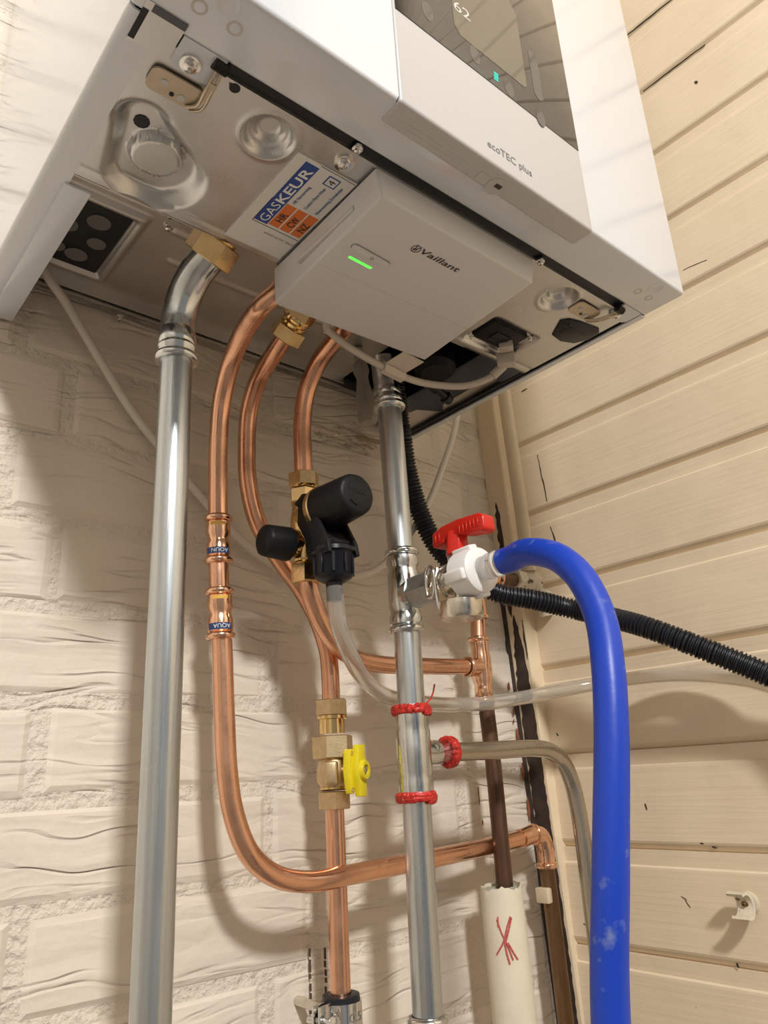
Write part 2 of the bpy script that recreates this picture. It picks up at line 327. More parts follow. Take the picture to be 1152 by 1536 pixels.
def text(body, name, origin, right, up, h, mat_, parent, width=None, thick=0.15, bold=0.0, shear=0.0, wrap=None):
    """flat lettering: h = capital height in mm, optional width in mm; wrap=(axis point, axis, radius mm) bends it round a pipe"""
    cu = bpy.data.curves.new('lettering', 'FONT'); cu.body = body; cu.size = 1.0; cu.extrude = 0.0; cu.offset = bold; cu.shear = shear
    cu.resolution_u = 3
    o = bpy.data.objects.new('tmp', cu); COL.objects.link(o)
    dg = bpy.context.evaluated_depsgraph_get(); me = bpy.data.meshes.new_from_object(o.evaluated_get(dg)); bpy.data.objects.remove(o)
    xs = [v.co.x for v in me.vertices]; x0, x1 = min(xs), max(xs)
    sy = h/1000/0.7; sx = (width/1000/(x1-x0)) if width else sy
    nrm = right.cross(up).normalized()
    for v in me.vertices:
        a = (v.co.x-x0)*sx; b = v.co.y*sy
        if wrap:
            ap, axd, R = wrap
            base = origin + up*b; q = ap+axd*((base-ap).dot(axd)); rad = (base-q).normalized(); ang = a/(R/1000)
            v.co = q + (Matrix.Rotation(ang*(1 if rad.cross(right).dot(axd) > 0 else -1), 3, axd) @ rad)*(R/1000+0.0002)
        else:
            v.co = origin + right*a + up*b + nrm*(thick/1000)
    me.update()
    return link_mesh(name, me, mat_, parent, smooth=0)

def flat(name, pts, mat_, parent, n, thick=0.15):
    """thin sheet: polygon with real thickness along n"""
    mb = MB(); mb.prism([p+n*(thick/1000) for p in pts], -n*(thick*0.9/1000)); return mb.build(name, mat_, parent, smooth=0)

def screw(parent, c, d, r=4.0, name='screw', m='chrome'):
    mb = MB(); mb.lathe(c, d, [(-1, r*1.5), (0.4, r*1.5), (0.6, r), (2.4, r*0.95), (3.0, r*0.6), (3.1, r*0.35), (1.8, r*0.3)], seg=20)
    return mb.build(name, M[m], parent)

# ------------------------------------------------------------------ the room
def slab(name, a, b, m, label, ):
    o = MB().box(a, b).build(name, M[m], None, smooth=0); tag(o, label, kind='structure'); return o
wall = slab('wall_back', (-1300, 3, -1400), (640, 120, 1600), 'joint', 'cream painted rough brick wall behind the boiler and pipes')
slab('floor', (-1300, -2600, -1450), (640, 120, -1400), 'floor', 'floor below the pipes, outside the photograph')
slab('ceiling', (-1300, -2600, 1600), (640, 120, 1650), 'ceil', 'ceiling above the boiler, outside the photograph')
slab('wall_left', (-1350, -2600, -1400), (-1300, 120, 1600), 'plain', 'plain wall far left of the boiler, outside the photograph')

# bricks, each a block with worn edges
def brick_mesh(Lm, Hm, seed):
    rnd = random.Random(seed); mb = MB()
    j = lambda a: rnd.uniform(-a, a)
    back = [Vector((x, 0.004, z)) for x, z in ((0, 0), (Lm, 0), (Lm, Hm), (0, Hm))]
    e = 0.0
    mid = [Vector((x+j(.0008), 0.0004, z+j(.0016))) for x, z in ((e, e), (Lm-e, e), (Lm-e, Hm-e), (e, Hm-e))]
    f = 0.004
    front = [Vector((x+j(.001), -0.0012+j(.0005), z+j(.001))) for x, z in ((f, f), (Lm-f, f), (Lm-f, Hm-f), (f, Hm-f))]
    mb.add(back+mid+front, [(0, 1, 5, 4), (1, 2, 6, 5), (2, 3, 7, 6), (3, 0, 4, 7), (4, 5, 9, 8), (5, 6, 10, 9), (6, 7, 11, 10), (7, 4, 8, 11), (8, 9, 10, 11)])
    me = bpy.data.meshes.new('brick'); me.from_pydata(mb.v, [], mb.f); me.materials.append(M['brick']); me.update()
    return me
JT = 13.0; BL = 226.0; BH = 66.3
bms = [brick_mesh((BL-JT)/1000, (BH-JT*0.75)/1000, k) for k in range(6)]
cut_cache = {}
for row in range(-9, 9):
    z0 = -153 + row*BH
    off = 80 if row % 2 else 38
    for k in range(-2, 3):
        x0 = off + k*BL + JT/2 + random.uniform(-4, 4); x1 = x0+BL-JT
        if x0 < -420: continue
        if x1 > 596:
            wdt = round(596-x0)
            if wdt < 20: continue
            me = cut_cache.setdefault(wdt//10, brick_mesh((wdt//10*10)/1000, (BH-JT*0.75)/1000, wdt))
        else: me = random.choice(bms)
        o = bpy.data.objects.new('brick', me); COL.objects.link(o); o.parent = wall
        o.location = V(x0, 3, z0+JT*0.37) + Vector((0, -0.0005, 0)); o.rotation_euler = (random.uniform(-.006, .006), random.uniform(-.008, .008), random.uniform(-.006, .006))

# right wall: horizontal boards
pw = slab('wall_right', (606, -2600, -1400), (660, 0, 1600), 'plank', 'cream painted wooden plank wall right of the boiler')
def plank_mesh(h):
    prof = [(606, 0), (601.5, 0), (601.5, 1.0), (602.0, 13.5), (600.2, 15), (600, 17), (600, h-8.0), (600.8, h-6.0), (604.8, h-1.2), (606, h-0.6)]
    mb = MB(); mb.prism([Vector((x/1000, 0, (z)/1000)) for x, z in [(p[0], h-p[1]) for p in prof]], Vector((0, -1.9, 0)))
    me = bpy.data.meshes.new('plank'); me.from_pydata(mb.v, [], mb.f); me.materials.append(M['plank'])
    bm = bmesh.new(); bm.from_mesh(me); bmesh.ops.recalc_face_normals(bm, faces=bm.faces); bm.to_mesh(me); bm.free(); me.update(); return me
PITCH = 89.9
pm = plank_mesh(PITCH)
for k in range(-14, 19):
    o = bpy.data.objects.new('plank', pm); COL.objects.link(o); o.parent = pw
    o.location = (0, 0, BZ + (-68.5 + k*PITCH)/1000)
# cracks, open joints and chips in the board paint
crk = random.Random(31)
for (ya, za), (yb, zb), wd in (((-59.4, 2.6), (-64.8, -58.5), 1.4), ((-64.7, -89.5), (-70.1, -114.9), 1.6), ((-266.4, 475.0), (-330, 472.5), 1.3), ((-273.2, 382.2), (-348.1, 381.2), 1.2), ((-273.9, 134.5), (-299.0, 131.3), 0.8),
        ((-329.6, 345.3), (-331.2, 341.0), 3.2), ((-47.8, 91.8), (-56.3, 92.7), 2.0), ((-130.8, -387.0), (-131.1, -392.9), 1.5), ((-155.8, -468.3), (-159.7, -474.4), 0.9), ((-152.4, -465.8), (-157.1, -468.2), 0.8),
        ((-179.4, -420.9), (-183.1, -421.3), 1.8), ((-190.2, -423.3), (-193.7, -424.2), 1.6), ((-54.4, -463.9), (-60.8, -472.4), 0.7), ((-37.0, -315.9), (-38.3, -318.7), 1.6), ((-19.9, -405.9), (-24.9, -407.1), 1.3), ((-193.4, -513.4), (-194.4, -516.7), 1.4), ((-40.7, -497.7), (-42.9, -498.7), 1.2)):
    n = max(2, int(math.hypot(yb-ya, zb-za)/5)); A = []; Bq = []
    for i in range(n+1):
        t = i/n; y = ya+(yb-ya)*t+crk.uniform(-.5, .5); z = za+(zb-za)*t+crk.uniform(-.4, .4); h = wd*(0.35+0.65*math.sin(math.pi*min(max(t, .12), .88)))*crk.uniform(.6, 1.1)/2
        q = Vector((0, -(zb-za), yb-ya)).normalized()*(h/1000); A.append(V(599.6, y, z)+q); Bq.append(V(599.6, y, z)-q)
    mb = MB(); mb.prism(A+Bq[::-1], Vector((0.0012, 0, 0))); mb.build('paint_crack', M['bare'], pw, smooth=0)
slab('trim_2', (596, -2600, -1400), (606, -1900, 1600), 'plank', 'board edge of the plank wall, outside the photograph')

# corner post, leaning slightly
post = MB()
def DP(z): return 25.5
def lean(z): return 571.5 - 0.045*z
ps = []
for z, zl in ((-1400, -640), (-640, -640), (400, 400), (1590, 400)):
    x = lean(zl)
    ps += [V(x, 2, z), V(x, -DP(z), z), V(x+1.5, -DP(z)-1.5, z), V(607, -DP(z)-1.5, z), V(607, 2, z)]
post.add(ps, [tuple(range(5))[::-1], tuple(range(15, 20))] + [(5*j+i, 5*j+(i+1) % 5, 5*j+5+(i+1) % 5, 5*j+5+i) for j in range(3) for i in range(5)])
post = tag(post.build('trim_1', M['post'], None, smooth=0), 'cream painted wooden corner post with flaking dark patches', kind='structure')
def ragged(z_top, z_bot, yl, yr, seed, name='flaked_patch', m='bare', amp=2.5, eps=0.4, taper=True):
    rnd = random.Random(seed); left = []; right = []
    n = max(6, int((z_top-z_bot)/5))
    for i in range(n+1):
        t = i/n; z = z_top+(z_bot-z_top)*t
        k = (1-abs(2*t-1)**6) if taper else 1
        yc = (yl+yr)/2; hw = (yr-yl)/2
        left.append((yc-hw*k+rnd.uniform(-amp, amp)*0.5, z)); right.append((yc+hw*k+rnd.uniform(-amp, amp), z))
    mb = MB(); vs = []; fs = []
    for (a, z), (b, _) in zip(left, right):
        for y in (a, b):
            vs += [V(lean(z)-eps, y, z), V(lean(z)+0.5, y, z)]
    for i in range(n):
        q = i*4
        fs += [(q, q+2, q+6, q+4), (q+1, q+5, q+7, q+3), (q, q+4, q+5, q+1), (q+2, q+3, q+7, q+6)]
    fs += [(0, 1, 3, 2), (n*4, n*4+2, n*4+3, n*4+1)]
    mb.add(vs, fs); return mb.build(name, M[m], post, smooth=0)
ragged(-48, -186, -13.5, -6, 3, amp=1.6)
ragged(-184, -640, -22.5, -4.0, 5, amp=1.5)
ragged(-192, -236, -24.6, -22.6, 15, amp=0.7)
# dark gap between post and bricks, and rust marks beside it
g = MB()
for a, b in ((-120, -1300),):
    g.add([V(lean(a)-1.3, -2.2, a), V(lean(a)+0.5, -2.2, a), V(lean(b)+0.5, -2.2, b), V(lean(b)-1.3, -2.2, b), V(lean(a)-3.5, 2, a), V(lean(a)+0.5, 2, a), V(lean(b)+0.5, 2, b), V(lean(b)-3.5, 2, b)],
          [(0, 1, 2, 3), (4, 7, 6, 5), (0, 4, 5, 1), (2, 6, 7, 3), (0, 3, 7, 4), (1, 5, 6, 2)])
g.build('corner_gap', M['bare'], wall, smooth=0)
rnd = random.Random(4)
for z, x, w_, h_ in ((-262, 572, 8, 10), (-290, 575, 6, 9), (-318, 578, 8, 26), (-352, 580, 7, 22), (-392, 583, 6, 26), (-372, 508, 3.0, 24), (-398, 510, 4, 6), (-300, 574, 4, 6), (-640, 250, 3, 3), (-70, 468, 12, 2)):
    pts = []
    for i in range(9):
        a = 2*math.pi*i/9; q = rnd.uniform(0.6, 1.1); pts.append(V(x+math.cos(a)*w_/3.6*q, -0.9, z+math.sin(a)*h_/2*q))
    mb = MB(); mb.prism(pts, Vector((0, -0.0006, 0))); mb.build('rust_mark', M['rust'], wall, smooth=0)
for x, za, zb in ((298, -474, -560), (312.5, -476, -520)):
    mb = MB(); z = za
    while z > zb:
        l = rnd.uniform(3, 9); xx = x+rnd.uniform(-.4, .4); mb.box((xx, -2.6, z-l), (xx+0.9, -0.5, z)); z -= l+rnd.uniform(1, 4)
    mb.build('pencil_line', M['pencil'], wall, smooth=0)

# ------------------------------------------------------------------ boiler
boiler = thing('boiler', V(220, -169, 0), 'white wall-hung gas boiler seen from below, bare metal underside', 'boiler')
# front cover with rounded folds
fc = MB()
def Lfold(r, n, c, a0, a1):
    return [(c[0]+r*math.cos(a0+(a1-a0)*i/n), c[1]+r*math.sin(a0+(a1-a0)*i/n)) for i in range(n+1)]
# shell as a rounded box
fc.box((0, -338, 0), (440, -301, 720)).build('front_cover', M['enamel'], boiler, bevel=3.0, seg=4)
def tabpoly(pts, name, m, z=0.0, t=1.6):
    mb = MB(); mb.prism([V(x, y, z) for x, y in pts], Vector((0, 0, t/1000))); return mb.build(name, M[m], boiler, smooth=0)
# rear tabs of the front cover with rounded corners, beside the slot
tabpoly([(28, -302), (52, -302), (52, -286), (49, -283), (31, -283), (28, -286)], 'cover_tab', 'enamel', 0.0)
tabpoly([(411, -302), (434, -302), (434, -288), (431, -285), (414, -285), (411, -288)], 'cover_tab', 'enamel', 0.0)
# small pressed holes in the flange
def disc(name, c, n, r, m, parent, t=0.25, seg=18, sx=1.0, ax=None):
    mb = MB(); u, w_ = (ax if ax else perp(n))
    mb.prism([c+u*(r*sx*math.cos(2*math.pi*i/seg)/1000)+w_*(r*math.sin(2*math.pi*i/seg)/1000)+n*(t/1000) for i in range(seg)], -n*((t+0.2)/1000)); return mb.build(name, M[m], parent, smooth=0)
for x, y, r in ((403.5, -318.2, 2.6), (418.7, -318.3, 2.6), (27, -319.7, 3.2), (45.5, -320.2, 3.2)):
    MB().lathe(V(x, y, 0), -Z, [(-0.2, r*1.35), (0.12, r*1.25), (0.12, r*1.0), (-0.1, r*0.7)], seg=20, cap=True).build('flange_hole', M['absgrey'], boiler)
for x, y in ((411.8, -329), (37, -329)):
    MB().lathe(V(x, y, 0), -Z, [(-0.3, 6.4), (0.12, 6.0), (0.12, 5.6), (0.05, 5.3)], seg=28).build('flange_stamp', M['enamel'], boiler)
screw(boiler, V(37, -290, -1), -Z, 3.6); screw(boiler, V(415.5, -289.5, -1), -Z, 3.4)
# the long dark slot behind the cover flange
MB().box((50, -301, 2), (412, -292.5, 6)).build('slot', M['slot'], boiler, smooth=0)
MB().box((52, -294.6, -0.4), (410, -292.8, 3)).build('slot_lip', M['sheet'], boiler, smooth=0)
# casing sides: outer sheet with a rounded fold and inward flange
def side(x0, sgn, fl, y0, y1, name, m='enamel', z0=0.0, rad=3.5, t=1.5):
    p = [(0, 715)] + [(rad-rad*math.cos(a), z0+rad-rad*math.sin(a)) for a in [i*math.pi/2/5 for i in range(6)]] + [(fl, z0), (fl, z0+t), (rad, z0+t), (t, z0+rad), (t, 715)]
    mb = MB(); mb.prism([V(x0+sgn*a, y0, z) for a, z in p], Vector((0, (y1-y0)/1000, 0))); return mb.build(name, M[m], boiler, smooth=35)
side(0.5, 1, 16, -300.5, -3, 'side_panel')
side(444, -1, 8.5, -300.5, -3, 'side_panel')
MB().box((14, -172, -1.6), (30, -4, 0.6)).build('side_bracket', M['enamel'], boiler, bevel=0.6)
MB().box((444-14, -176, 2.2), (444-8, -4, 3.2)).build('flange_gap', M['slot'], boiler, smooth=0)
MB().box((430, -292, 2.2), (437, -176, 3.0)).build('flange_gap', M['slot'], boiler, smooth=0)
disc('rivet', V(9, -12, 0), -Z, 3, 'absgrey', boiler, t=0.3)
disc('side_hole', V(0.5, -262, 78), -X, 4.0, 'absgrey', boiler, t=0.2)
# pressed bottom sheet (height field, mm)
def sm(a, b, x):
    t = max(0, min(1, (x-a)/(b-a))); return t*t*(3-2*t)
def sheet_h(x, y):
    h = 0.0
    # teardrop recess
    ax, ay, ra = 34, -238, 14.5; bx, by, rb = 54, -209, 29
    dx, dy = bx-ax, by-ay; L2 = dx*dx+dy*dy; t = max(0, min(1, ((x-ax)*dx+(y-ay)*dy)/L2))
    d = math.hypot(x-ax-t*dx, y-ay-t*dy) - (ra+(rb-ra)*t)
    h += 9*sm(3.0, -7, d)
    dk = math.hypot(x-51.5, y+216)
    h -= 5.5*sm(16.0, 14.2, dk)
    for cx, cy, R in ((94, -273, 15), (361, -274, 15)):
        r = math.hypot(x-cx, y-cy)
        h += 5*sm(R, R-3, r) + 4*sm(9.5, 6.5, r)
        h -= 0.8*math.exp(-((r-R-1.5)/1.6)**2)
    # socket recess frame
    fx = max(abs(x-367)-24, 0); fy = max(abs(y+207)-17, 0); h += 6*sm(5.0, 0.0, math.hypot(fx, fy)) if (abs(x-367) < 34 and abs(y+207) < 28) else 0
    # faint crease along the back
    h += 0.6*math.exp(-((y+188)/1.6)**2)
    return h
def grid_sheet(x0, x1, y0, y1, step, hf, name, m, parent, zz=0.0):
    nx = int((x1-x0)/step); ny = int((y1-y0)/step); vs = []; fs = []
    for j in range(ny+1):
        for i in range(nx+1):
            x = x0+(x1-x0)*i/nx; y = y0+(y1-y0)*j/ny; vs.append(V(x, y, zz+hf(x, y)))
    for j in range(ny):
        for i in range(nx):
            a = j*(nx+1)+i; fs.append((a, a+nx+1, a+nx+2, a+1))
    mb = MB(); mb.add(vs, fs); o = mb.build(name, M[m], parent, smooth=60); return o
bs = grid_sheet(16, 431, -293, -180, 1.5, sheet_h, 'bottom_sheet', 'sheet', boiler, 1.0)
MB().box((16, -180.5, 1), (350, -179, 50)).build('sheet_return', M['sheetd'], boiler, smooth=0)
disc('key_hole', V(35.7, -232, 10.0), -Z, 4.6, 'slot', bs, t=0.6, seg=10)
# corner window left of the cover tab
MB().box((6, -309, -0.4), (27, -284, 0.2)).build('corner_recess', M['sheet'], boiler, smooth=0)
MB().box((6, -304, -0.8), (9, -286, -0.3)).build('recess_painted_shadow', M['slot'], boiler, smooth=0)  # dark strips painted in as the shadow along the recess edges
MB().box((10, -308.6, -0.8), (27, -304.5, -0.3)).build('recess_painted_shadow', M['seam'], boiler, smooth=0)
# catches
def catch(cx, cy, sx, end, name='catch'):
    mb = MB(); pl = []
    for (px_, py_) in ((-14, -7), (14, -7), (14, 7), (-14, 7)):
        for k in range(4):
            a = {(-14, -7): 180, (14, -7): 270, (14, 7): 0, (-14, 7): 90}[(px_, py_)]+k*30
            pl.append((cx+px_*0.72+4*math.cos(math.radians(a)), cy+py_*0.5+4*math.sin(math.radians(a))))
    mb.prism([V(x, y, -1.4) for x, y in pl], Vector((0, 0, 0.0012))); c = mb.build(name, M['tan'], boiler, smooth=0)
    for dx, dy, r in ((-6, -1, 1.9), (5, 3, 2.2), (0, 3.5, 1.3)):
        disc('dimple', V(cx+dx, cy+dy, -1.5), -Z, r, 'absgrey' if r > 1.5 else 'slot', c, t=0.3)
    a = MB(); ex, ey = end; mx_, my_ = (cx+sx*12+ex)/2, (cy+ey)/2
    a.tube([V(cx+sx*9, cy+6, -2.2), V(cx+sx*13, cy+1, -3.5), V(mx_, my_, -4.5), V(ex, ey, -1.5)], 1.0, seg=8)
    a.tube([V(cx+sx*12, cy+7, -2.2), V(cx+sx*16, cy+2, -3.5), V(mx_+3.2, my_, -4.5), V(ex+3, ey, -1.5)], 0.9, seg=8)
    dv = Vector((ex-mx_, ey-my_, 0)).normalized(); a.obox(V(mx_+1.6, my_, -4.4), dv, dv.cross(Z), Z, 6, 1.9, 0.4)
    a.build('catch_arm', M['tan'], c)
    MB().tube([V(ex-3, ey-3, -0.5), V(ex+5, ey-2.5, -0.5)], 3.2, seg=12).build('catch_pin', M['black'], c)
catch(37, -272, 1, (49, -295)); catch(390, -277, 1, (411, -293))
screw(boiler, V(140, -284, 0), -Z, 4.2); screw(boiler, V(139, -298, -0.5), -Z, 2.2); screw(boiler, V(310, -296, -0.5), -Z, 2.2)
disc('slot_mark', V(62, -291, 0), -Z, 3.0, 'slot', boiler, t=0.6)
# black plug-in knob well on the right
kw = MB(); kw.prism([V(x, y, -0.4) for x, y in ((386, -256), (391, -262), (402, -265), (424, -268), (430, -264), (431, -252), (425, -241), (412, -236), (398, -238))], Vector((0, 0, 0.003)))
kw = kw.build('drain_cover', M['rubber'], boiler, bevel=1.0)
MB().box((399, -256, -0.9), (421, -245, 0)).build('cover_slot', M['slot'], kw, bevel=0.5)
MB().lathe(V(395, -257, -0.4), -Z, [(0, 3), (0.8, 2.6), (0.9, 1.6), (0.2, 1.4)], seg=16).build('cover_rivet', M['rubber'], kw)
# socket: black connector block in the recess
so = MB(); so.box((345, -221, 2.5), (389, -193, 8)); so = so.build('socket', M['black'], boiler, bevel=3.0)
MB().box((358, -212, 1.2), (376, -200, 3)).build('socket_insert', M['rubber'], so, bevel=0.8)
for x, y in ((344.5, -194), (390, -221)): screw(so, V(x, y, 3.0), -Z, 1.5, 'socket_screw')
# rear plate, higher up, with stamped ribs and a back lip
def rear_h(x, y):
    h = 0
    for cx, y0, y1, xx0, xx1 in ((0, -82, -76, 120, 300), (0, -116, -110, 108, 124)):
        if xx0 < x < xx1: h -= 1.6*math.exp(-((y-(y0+y1)/2)/2.2)**2)
    # raised frame of the flue-side opening
    fx = abs(x-60)-27; fy = abs(y+70)-44; d = max(fx, fy); h -= 4.0*sm(4.5, 1.0, d)*sm(-5.5, -2.5, d)
    return h
grid_sheet(15, 350, -180, -9, 2.0, rear_h, 'rear_plate', 'sheetd', boiler, 50)
MB().box((15, -9.5, 43), (350, -8, 52)).build('rear_lip', M['sheetd'], boiler, smooth=0)
MB().box((3, -6, 40), (437, -3.5, 60)).build('back_rail', M['sheetd'], boiler, smooth=0)
pad = MB().box((34, -111, 46), (80, -34, 49.4)).build('blanking_pad', M['rubber'], boiler, bevel=3, seg=3)
for x, y, a, b in ((60, -95, 8.5, 8), (42, -80, 8, 7.5), (67, -71, 7, 6.5), (59, -50, 8.5, 7.5), (44, -52, 6, 6)):
    mb = MB(); mb.prism([V(x+a*math.cos(t), y+b*math.sin(t), 45.2) for t in [2*math.pi*i/24 for i in range(24)]], Vector((0, 0, 0.0014))); mb.build('grommet', M['rubberg'], pad, smooth=0)
screw(boiler, V(106, -131, 49), -Z, 2.6); screw(boiler, V(104, -116, 49), -Z, 2.6); disc('stud', V(105, -123, 49), -Z, 4.2, 'sheetd', boiler, t=0.8)
screw(boiler, V(112, -4, 34), -Z, 2.6); screw(boiler, V(282, -70, 49), -Z, 2.2); screw(boiler, V(268, -140, 49), -Z, 2.0)
# dark cavity on the right of the connections
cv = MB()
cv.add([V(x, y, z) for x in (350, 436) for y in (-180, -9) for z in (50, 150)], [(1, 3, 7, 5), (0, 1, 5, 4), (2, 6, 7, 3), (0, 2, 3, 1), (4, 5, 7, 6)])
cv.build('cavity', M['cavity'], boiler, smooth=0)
MB().lathe(V(374, -120, 15), Vector((0.1, 0.1, 1)), [(-6, 14), (0, 20), (60, 20)], seg=24).build('siphon_cup', M['black'], boiler)
MB().lathe(V(380, -105, 10), Vector((0.9, 0.1, -0.3)), [(0, 6), (12, 6), (13, 4), (24, 4), (25, 6), (32, 5)], seg=18).build('siphon_spout', M['rubber'], boiler)
tabpoly([(416, -150), (437, -150), (437, -78), (428, -74), (419, -84)], 'flange_lug', 'sheetd', 6, 1.2)
tabpoly([(404, -60), (437, -75), (437, -5), (396, -5), (398, -30)], 'flange_lug', 'sheetd', 6, 1.2)
MB().box((350, -181, 1), (431, -179.6, 16)).build('sheet_return', M['sheet'], boiler, smooth=0)
# inner bulk (keeps light out)
MB().box((16, -300, 60), (428, -182, 700)).build('inner_chassis', M['cavity'], boiler, smooth=0)
MB().box((16, -180, 152), (428, -6, 700)).build('inner_chassis', M['cavity'], boiler, smooth=0)
MB().box((2, -300, 716), (438, -3, 719)).build('top_panel', M['enamel'], boiler, smooth=0)
# condensate siphon behind the return pipe
MB().lathe(V(326, -64, 48), Vector((0.12, 0.0, -1)), [(0, 5), (14, 5), (16, 7), (24, 8), (30, 6), (36, 6), (52, 9), (74, 10), (78, 8)], seg=20).build('condensate_siphon', M['milky'], boiler)
# control panel
MB().box((135.4, -338.35, -0.35), (315.6, -330, 252)).build('panel_seam', M['seam'], boiler, bevel=2)
mb = MB(); mb.box((136.2, -339.2, -1.6), (314.8, -321.5, 250)); cp = mb.build('control_panel', M['enamel2'], boiler, bevel=2.6, seg=4)
gl = MB().box((138.0, -339.7, 69), (313.0, -338.4, 246)).build('display_glass', M['glass'], cp, bevel=0.4)
FN = -Y
lc = MB(); lc.prism([V(x, -339.9, z) for x, z in ((189, 96), (194, 90), (256, 90), (259, 93), (259, 160), (252, 170), (196, 170), (189, 162))], Vector((0, 0.0005, 0))); lc.build('lcd', M['lcd'], cp, smooth=0)
text('62', 'display_digits', V(190.5, -339.9, 111), X, Z, 8.5, M['digits'], cp, width=15)
for i in range(4):
    MB().box((222.8+i*0.3, -340.1, 74.6+i*1.9), (226.8+i*0.3, -339.7, 75.3+i*1.9)).build('status_light', M['teal'], cp, smooth=0)
for x, z in ((206, 83), (238, 77), (270, 72), (165, 88)):
    mb = MB(); mb.prism([V(x+4.8*math.cos(2*math.pi*i/24), -339.85, z+7.5*math.sin(2*math.pi*i/24)) for i in range(24)], Vector((0, 0.0003, 0))); mb.build('touch_key', M['touch'], cp, smooth=0)
mb = MB(); mb.prism([V(x, -339.85, z) for x, z in ((267, 92), (272, 89), (277, 92), (277, 132), (272, 135), (267, 132))], Vector((0, 0.0003, 0))); mb.build('touch_slider', M['touch'], cp, smooth=0)
text('ecoTEC plus', 'lettering', V(208.0, -339.3, 10.2), X, Z, 5.6, M['ink2'], cp, width=42)
# underside of the panel: small clip hole and embossed patch
disc('clip_disc', V(226.5, -327.5, -1.6), -Z, 7.0, 'enamel2', cp, t=0.3, seg=28)
MB().box((225, -330, -2.2), (230, -327, -1.6)).build('clip_hole', M['ink'], cp, smooth=0)
MB().box((210, -331, -1.9), (219, -324, -1.5)).build('data_patch', M['absgrey'], cp, smooth=0)
for i, (x0, x1) in enumerate(((148, 186), (146, 200), (152, 190))):
    MB().box((x0, -333+i*3.2, -1.75), (x1, -331.8+i*3.2, -1.5)).build('print_line', M['absgrey'], cp, smooth=0)

# approval sticker on the bottom sheet
DZ = -Z; RT = -Y; UP = -X       # reading direction of the sticker seen from below
stz = -0.2
def S(x, y, dz=0.0): return V(x, y, stz-dz)
st = MB(); st.prism([S(x, y) for x, y in ((113.5, -274.5), (113.5, -187), (156.5, -187), (156.5, -275.5))], Vector((0, 0, 0.0011))); st = st.build('approval_sticker', M['sticker'], boiler, smooth=0)
def srect(name, x0, x1, y0, y1, m, dz=0.1):
    mb = MB(); mb.prism([S(x, y, dz) for x, y in ((x0, y0), (x0, y1), (x1, y1), (x1, y0))], Vector((0, 0, 0.00008))); return mb.build(name, M[m], st, smooth=0)
srect('blue_bar', 120.6, 130.4, -272, -212, 'stblue')
for x in (131, 139.5, 148): srect('orange_box', x, x+7.4, -235.8, -213, 'storange')
srect('frame_line', 120.3, 156, -210.6, -210.1, 'ink'); srect('frame_line', 120.3, 120.8, -235, -210.1, 'ink'); srect('frame_line', 130, 156, -274.4, -274.0, 'ink')
text('GAS', 'lettering', S(129.0, -214, 0.1), RT, UP, 6.4, M['stwhite'], st, width=18.5)
text('KEUR', 'lettering', S(129.0, -234, 0.1), RT, UP, 6.4, M['stwhite'], st, width=34, bold=0.02)
for i, (tx, w_) in enumerate((('HR', 9), ('CW', 10), ('NZ', 9))):
    text(tx, 'lettering', S(137.6+i*8.45, -218.5, 0.15), RT, UP, 5.2, M['ink'], st, width=w_, bold=0.015)
text('HR Verwarming', 'lettering', S(135.2, -238.3, 0.1), RT, UP, 2.3, M['stblue'], st, width=18, bold=0.01)
text('Comfort Warm Water', 'lettering', S(143.6, -238.6, 0.1), RT, UP, 2.3, M['stblue'], st, width=22.5, bold=0.01)
text('Naverwarming Zonneboiler', 'lettering', S(152.2, -238.8, 0.1), RT, UP, 2.3, M['stblue'], st, width=28.5, bold=0.01)
srect('rating_box', 138.6, 147.4, -271.3, -263.0, 'stblue', 0.1); srect('rating_box', 139.5, 146.5, -270.4, -263.9, 'sticker', 0.18)
text('4', 'lettering', S(145.5, -265.2, 0.2), RT, UP, 5.0, M['ink'], st, width=3.6)
text('0392795_02 012024', 'lettering', S(162, -205.2, 0.1), -X, Y, 1.7, M['ink2'], st, width=29)

# ------------------------------------------------------------------ communication module under the boiler
cmx = thing('communication_module', V(230, -232, 0), 'flat square white box with green light clipped under the boiler', 'module')
def quadbody():
    top = [(156.5, -294), (305.5, -294), (307.5, -175.5), (158.5, -175.5)]
    bot = [(158.3, -295.6), (299.6, -295.0), (308.6, -171.6), (164.8, -166.5)]
    mb = MB(); vs = [V(x, y, -0.2) for x, y in top]+[V(x, y, -23) for x, y in bot]
    mb.add(vs, [(0, 1, 2, 3), (7, 6, 5, 4), (0, 4, 5, 1), (1, 5, 6, 2), (2, 6, 7, 3), (3, 7, 4, 0)])
    return mb
hs = quadbody().build('housing', M['abs'], cmx, bevel=1.8, seg=3)
B = -23.0
MB().obox(V(160.6, -238, -13), X, Y, Z, 3.0, 31.6, 2.1).build('slot_edge_shade', M['absgrey'], cmx, bevel=0.4)  # slightly larger grey rim, painted edge shading for the side slot
MB().obox(V(158.0+2.2, -238, -13), X, Y, Z, 3.0, 31, 1.6).build('side_slot', M['abs'], cmx, bevel=0.6)
mb = MB(); mb.prism([V(165, -222.8, B-0.03), V(306.0, -226.5, B-0.03), V(306.0, -226.1, B-0.03), V(165, -222.4, B-0.03)], Vector((0, 0, 0.0002))); mb.build('cover_joint', M['absgrey'], cmx, smooth=0)
btn = MB(); a = V(170.5, -251.0, B); b_ = V(202, -249.5, B); dxy = (b_-a).normalized(); nn = Vector((-dxy.y, dxy.x, 0))
pts = [a+Vector((math.cos(t)*dxy.x*-1-math.sin(t)*nn.x, 0, 0))*0 for t in ()]
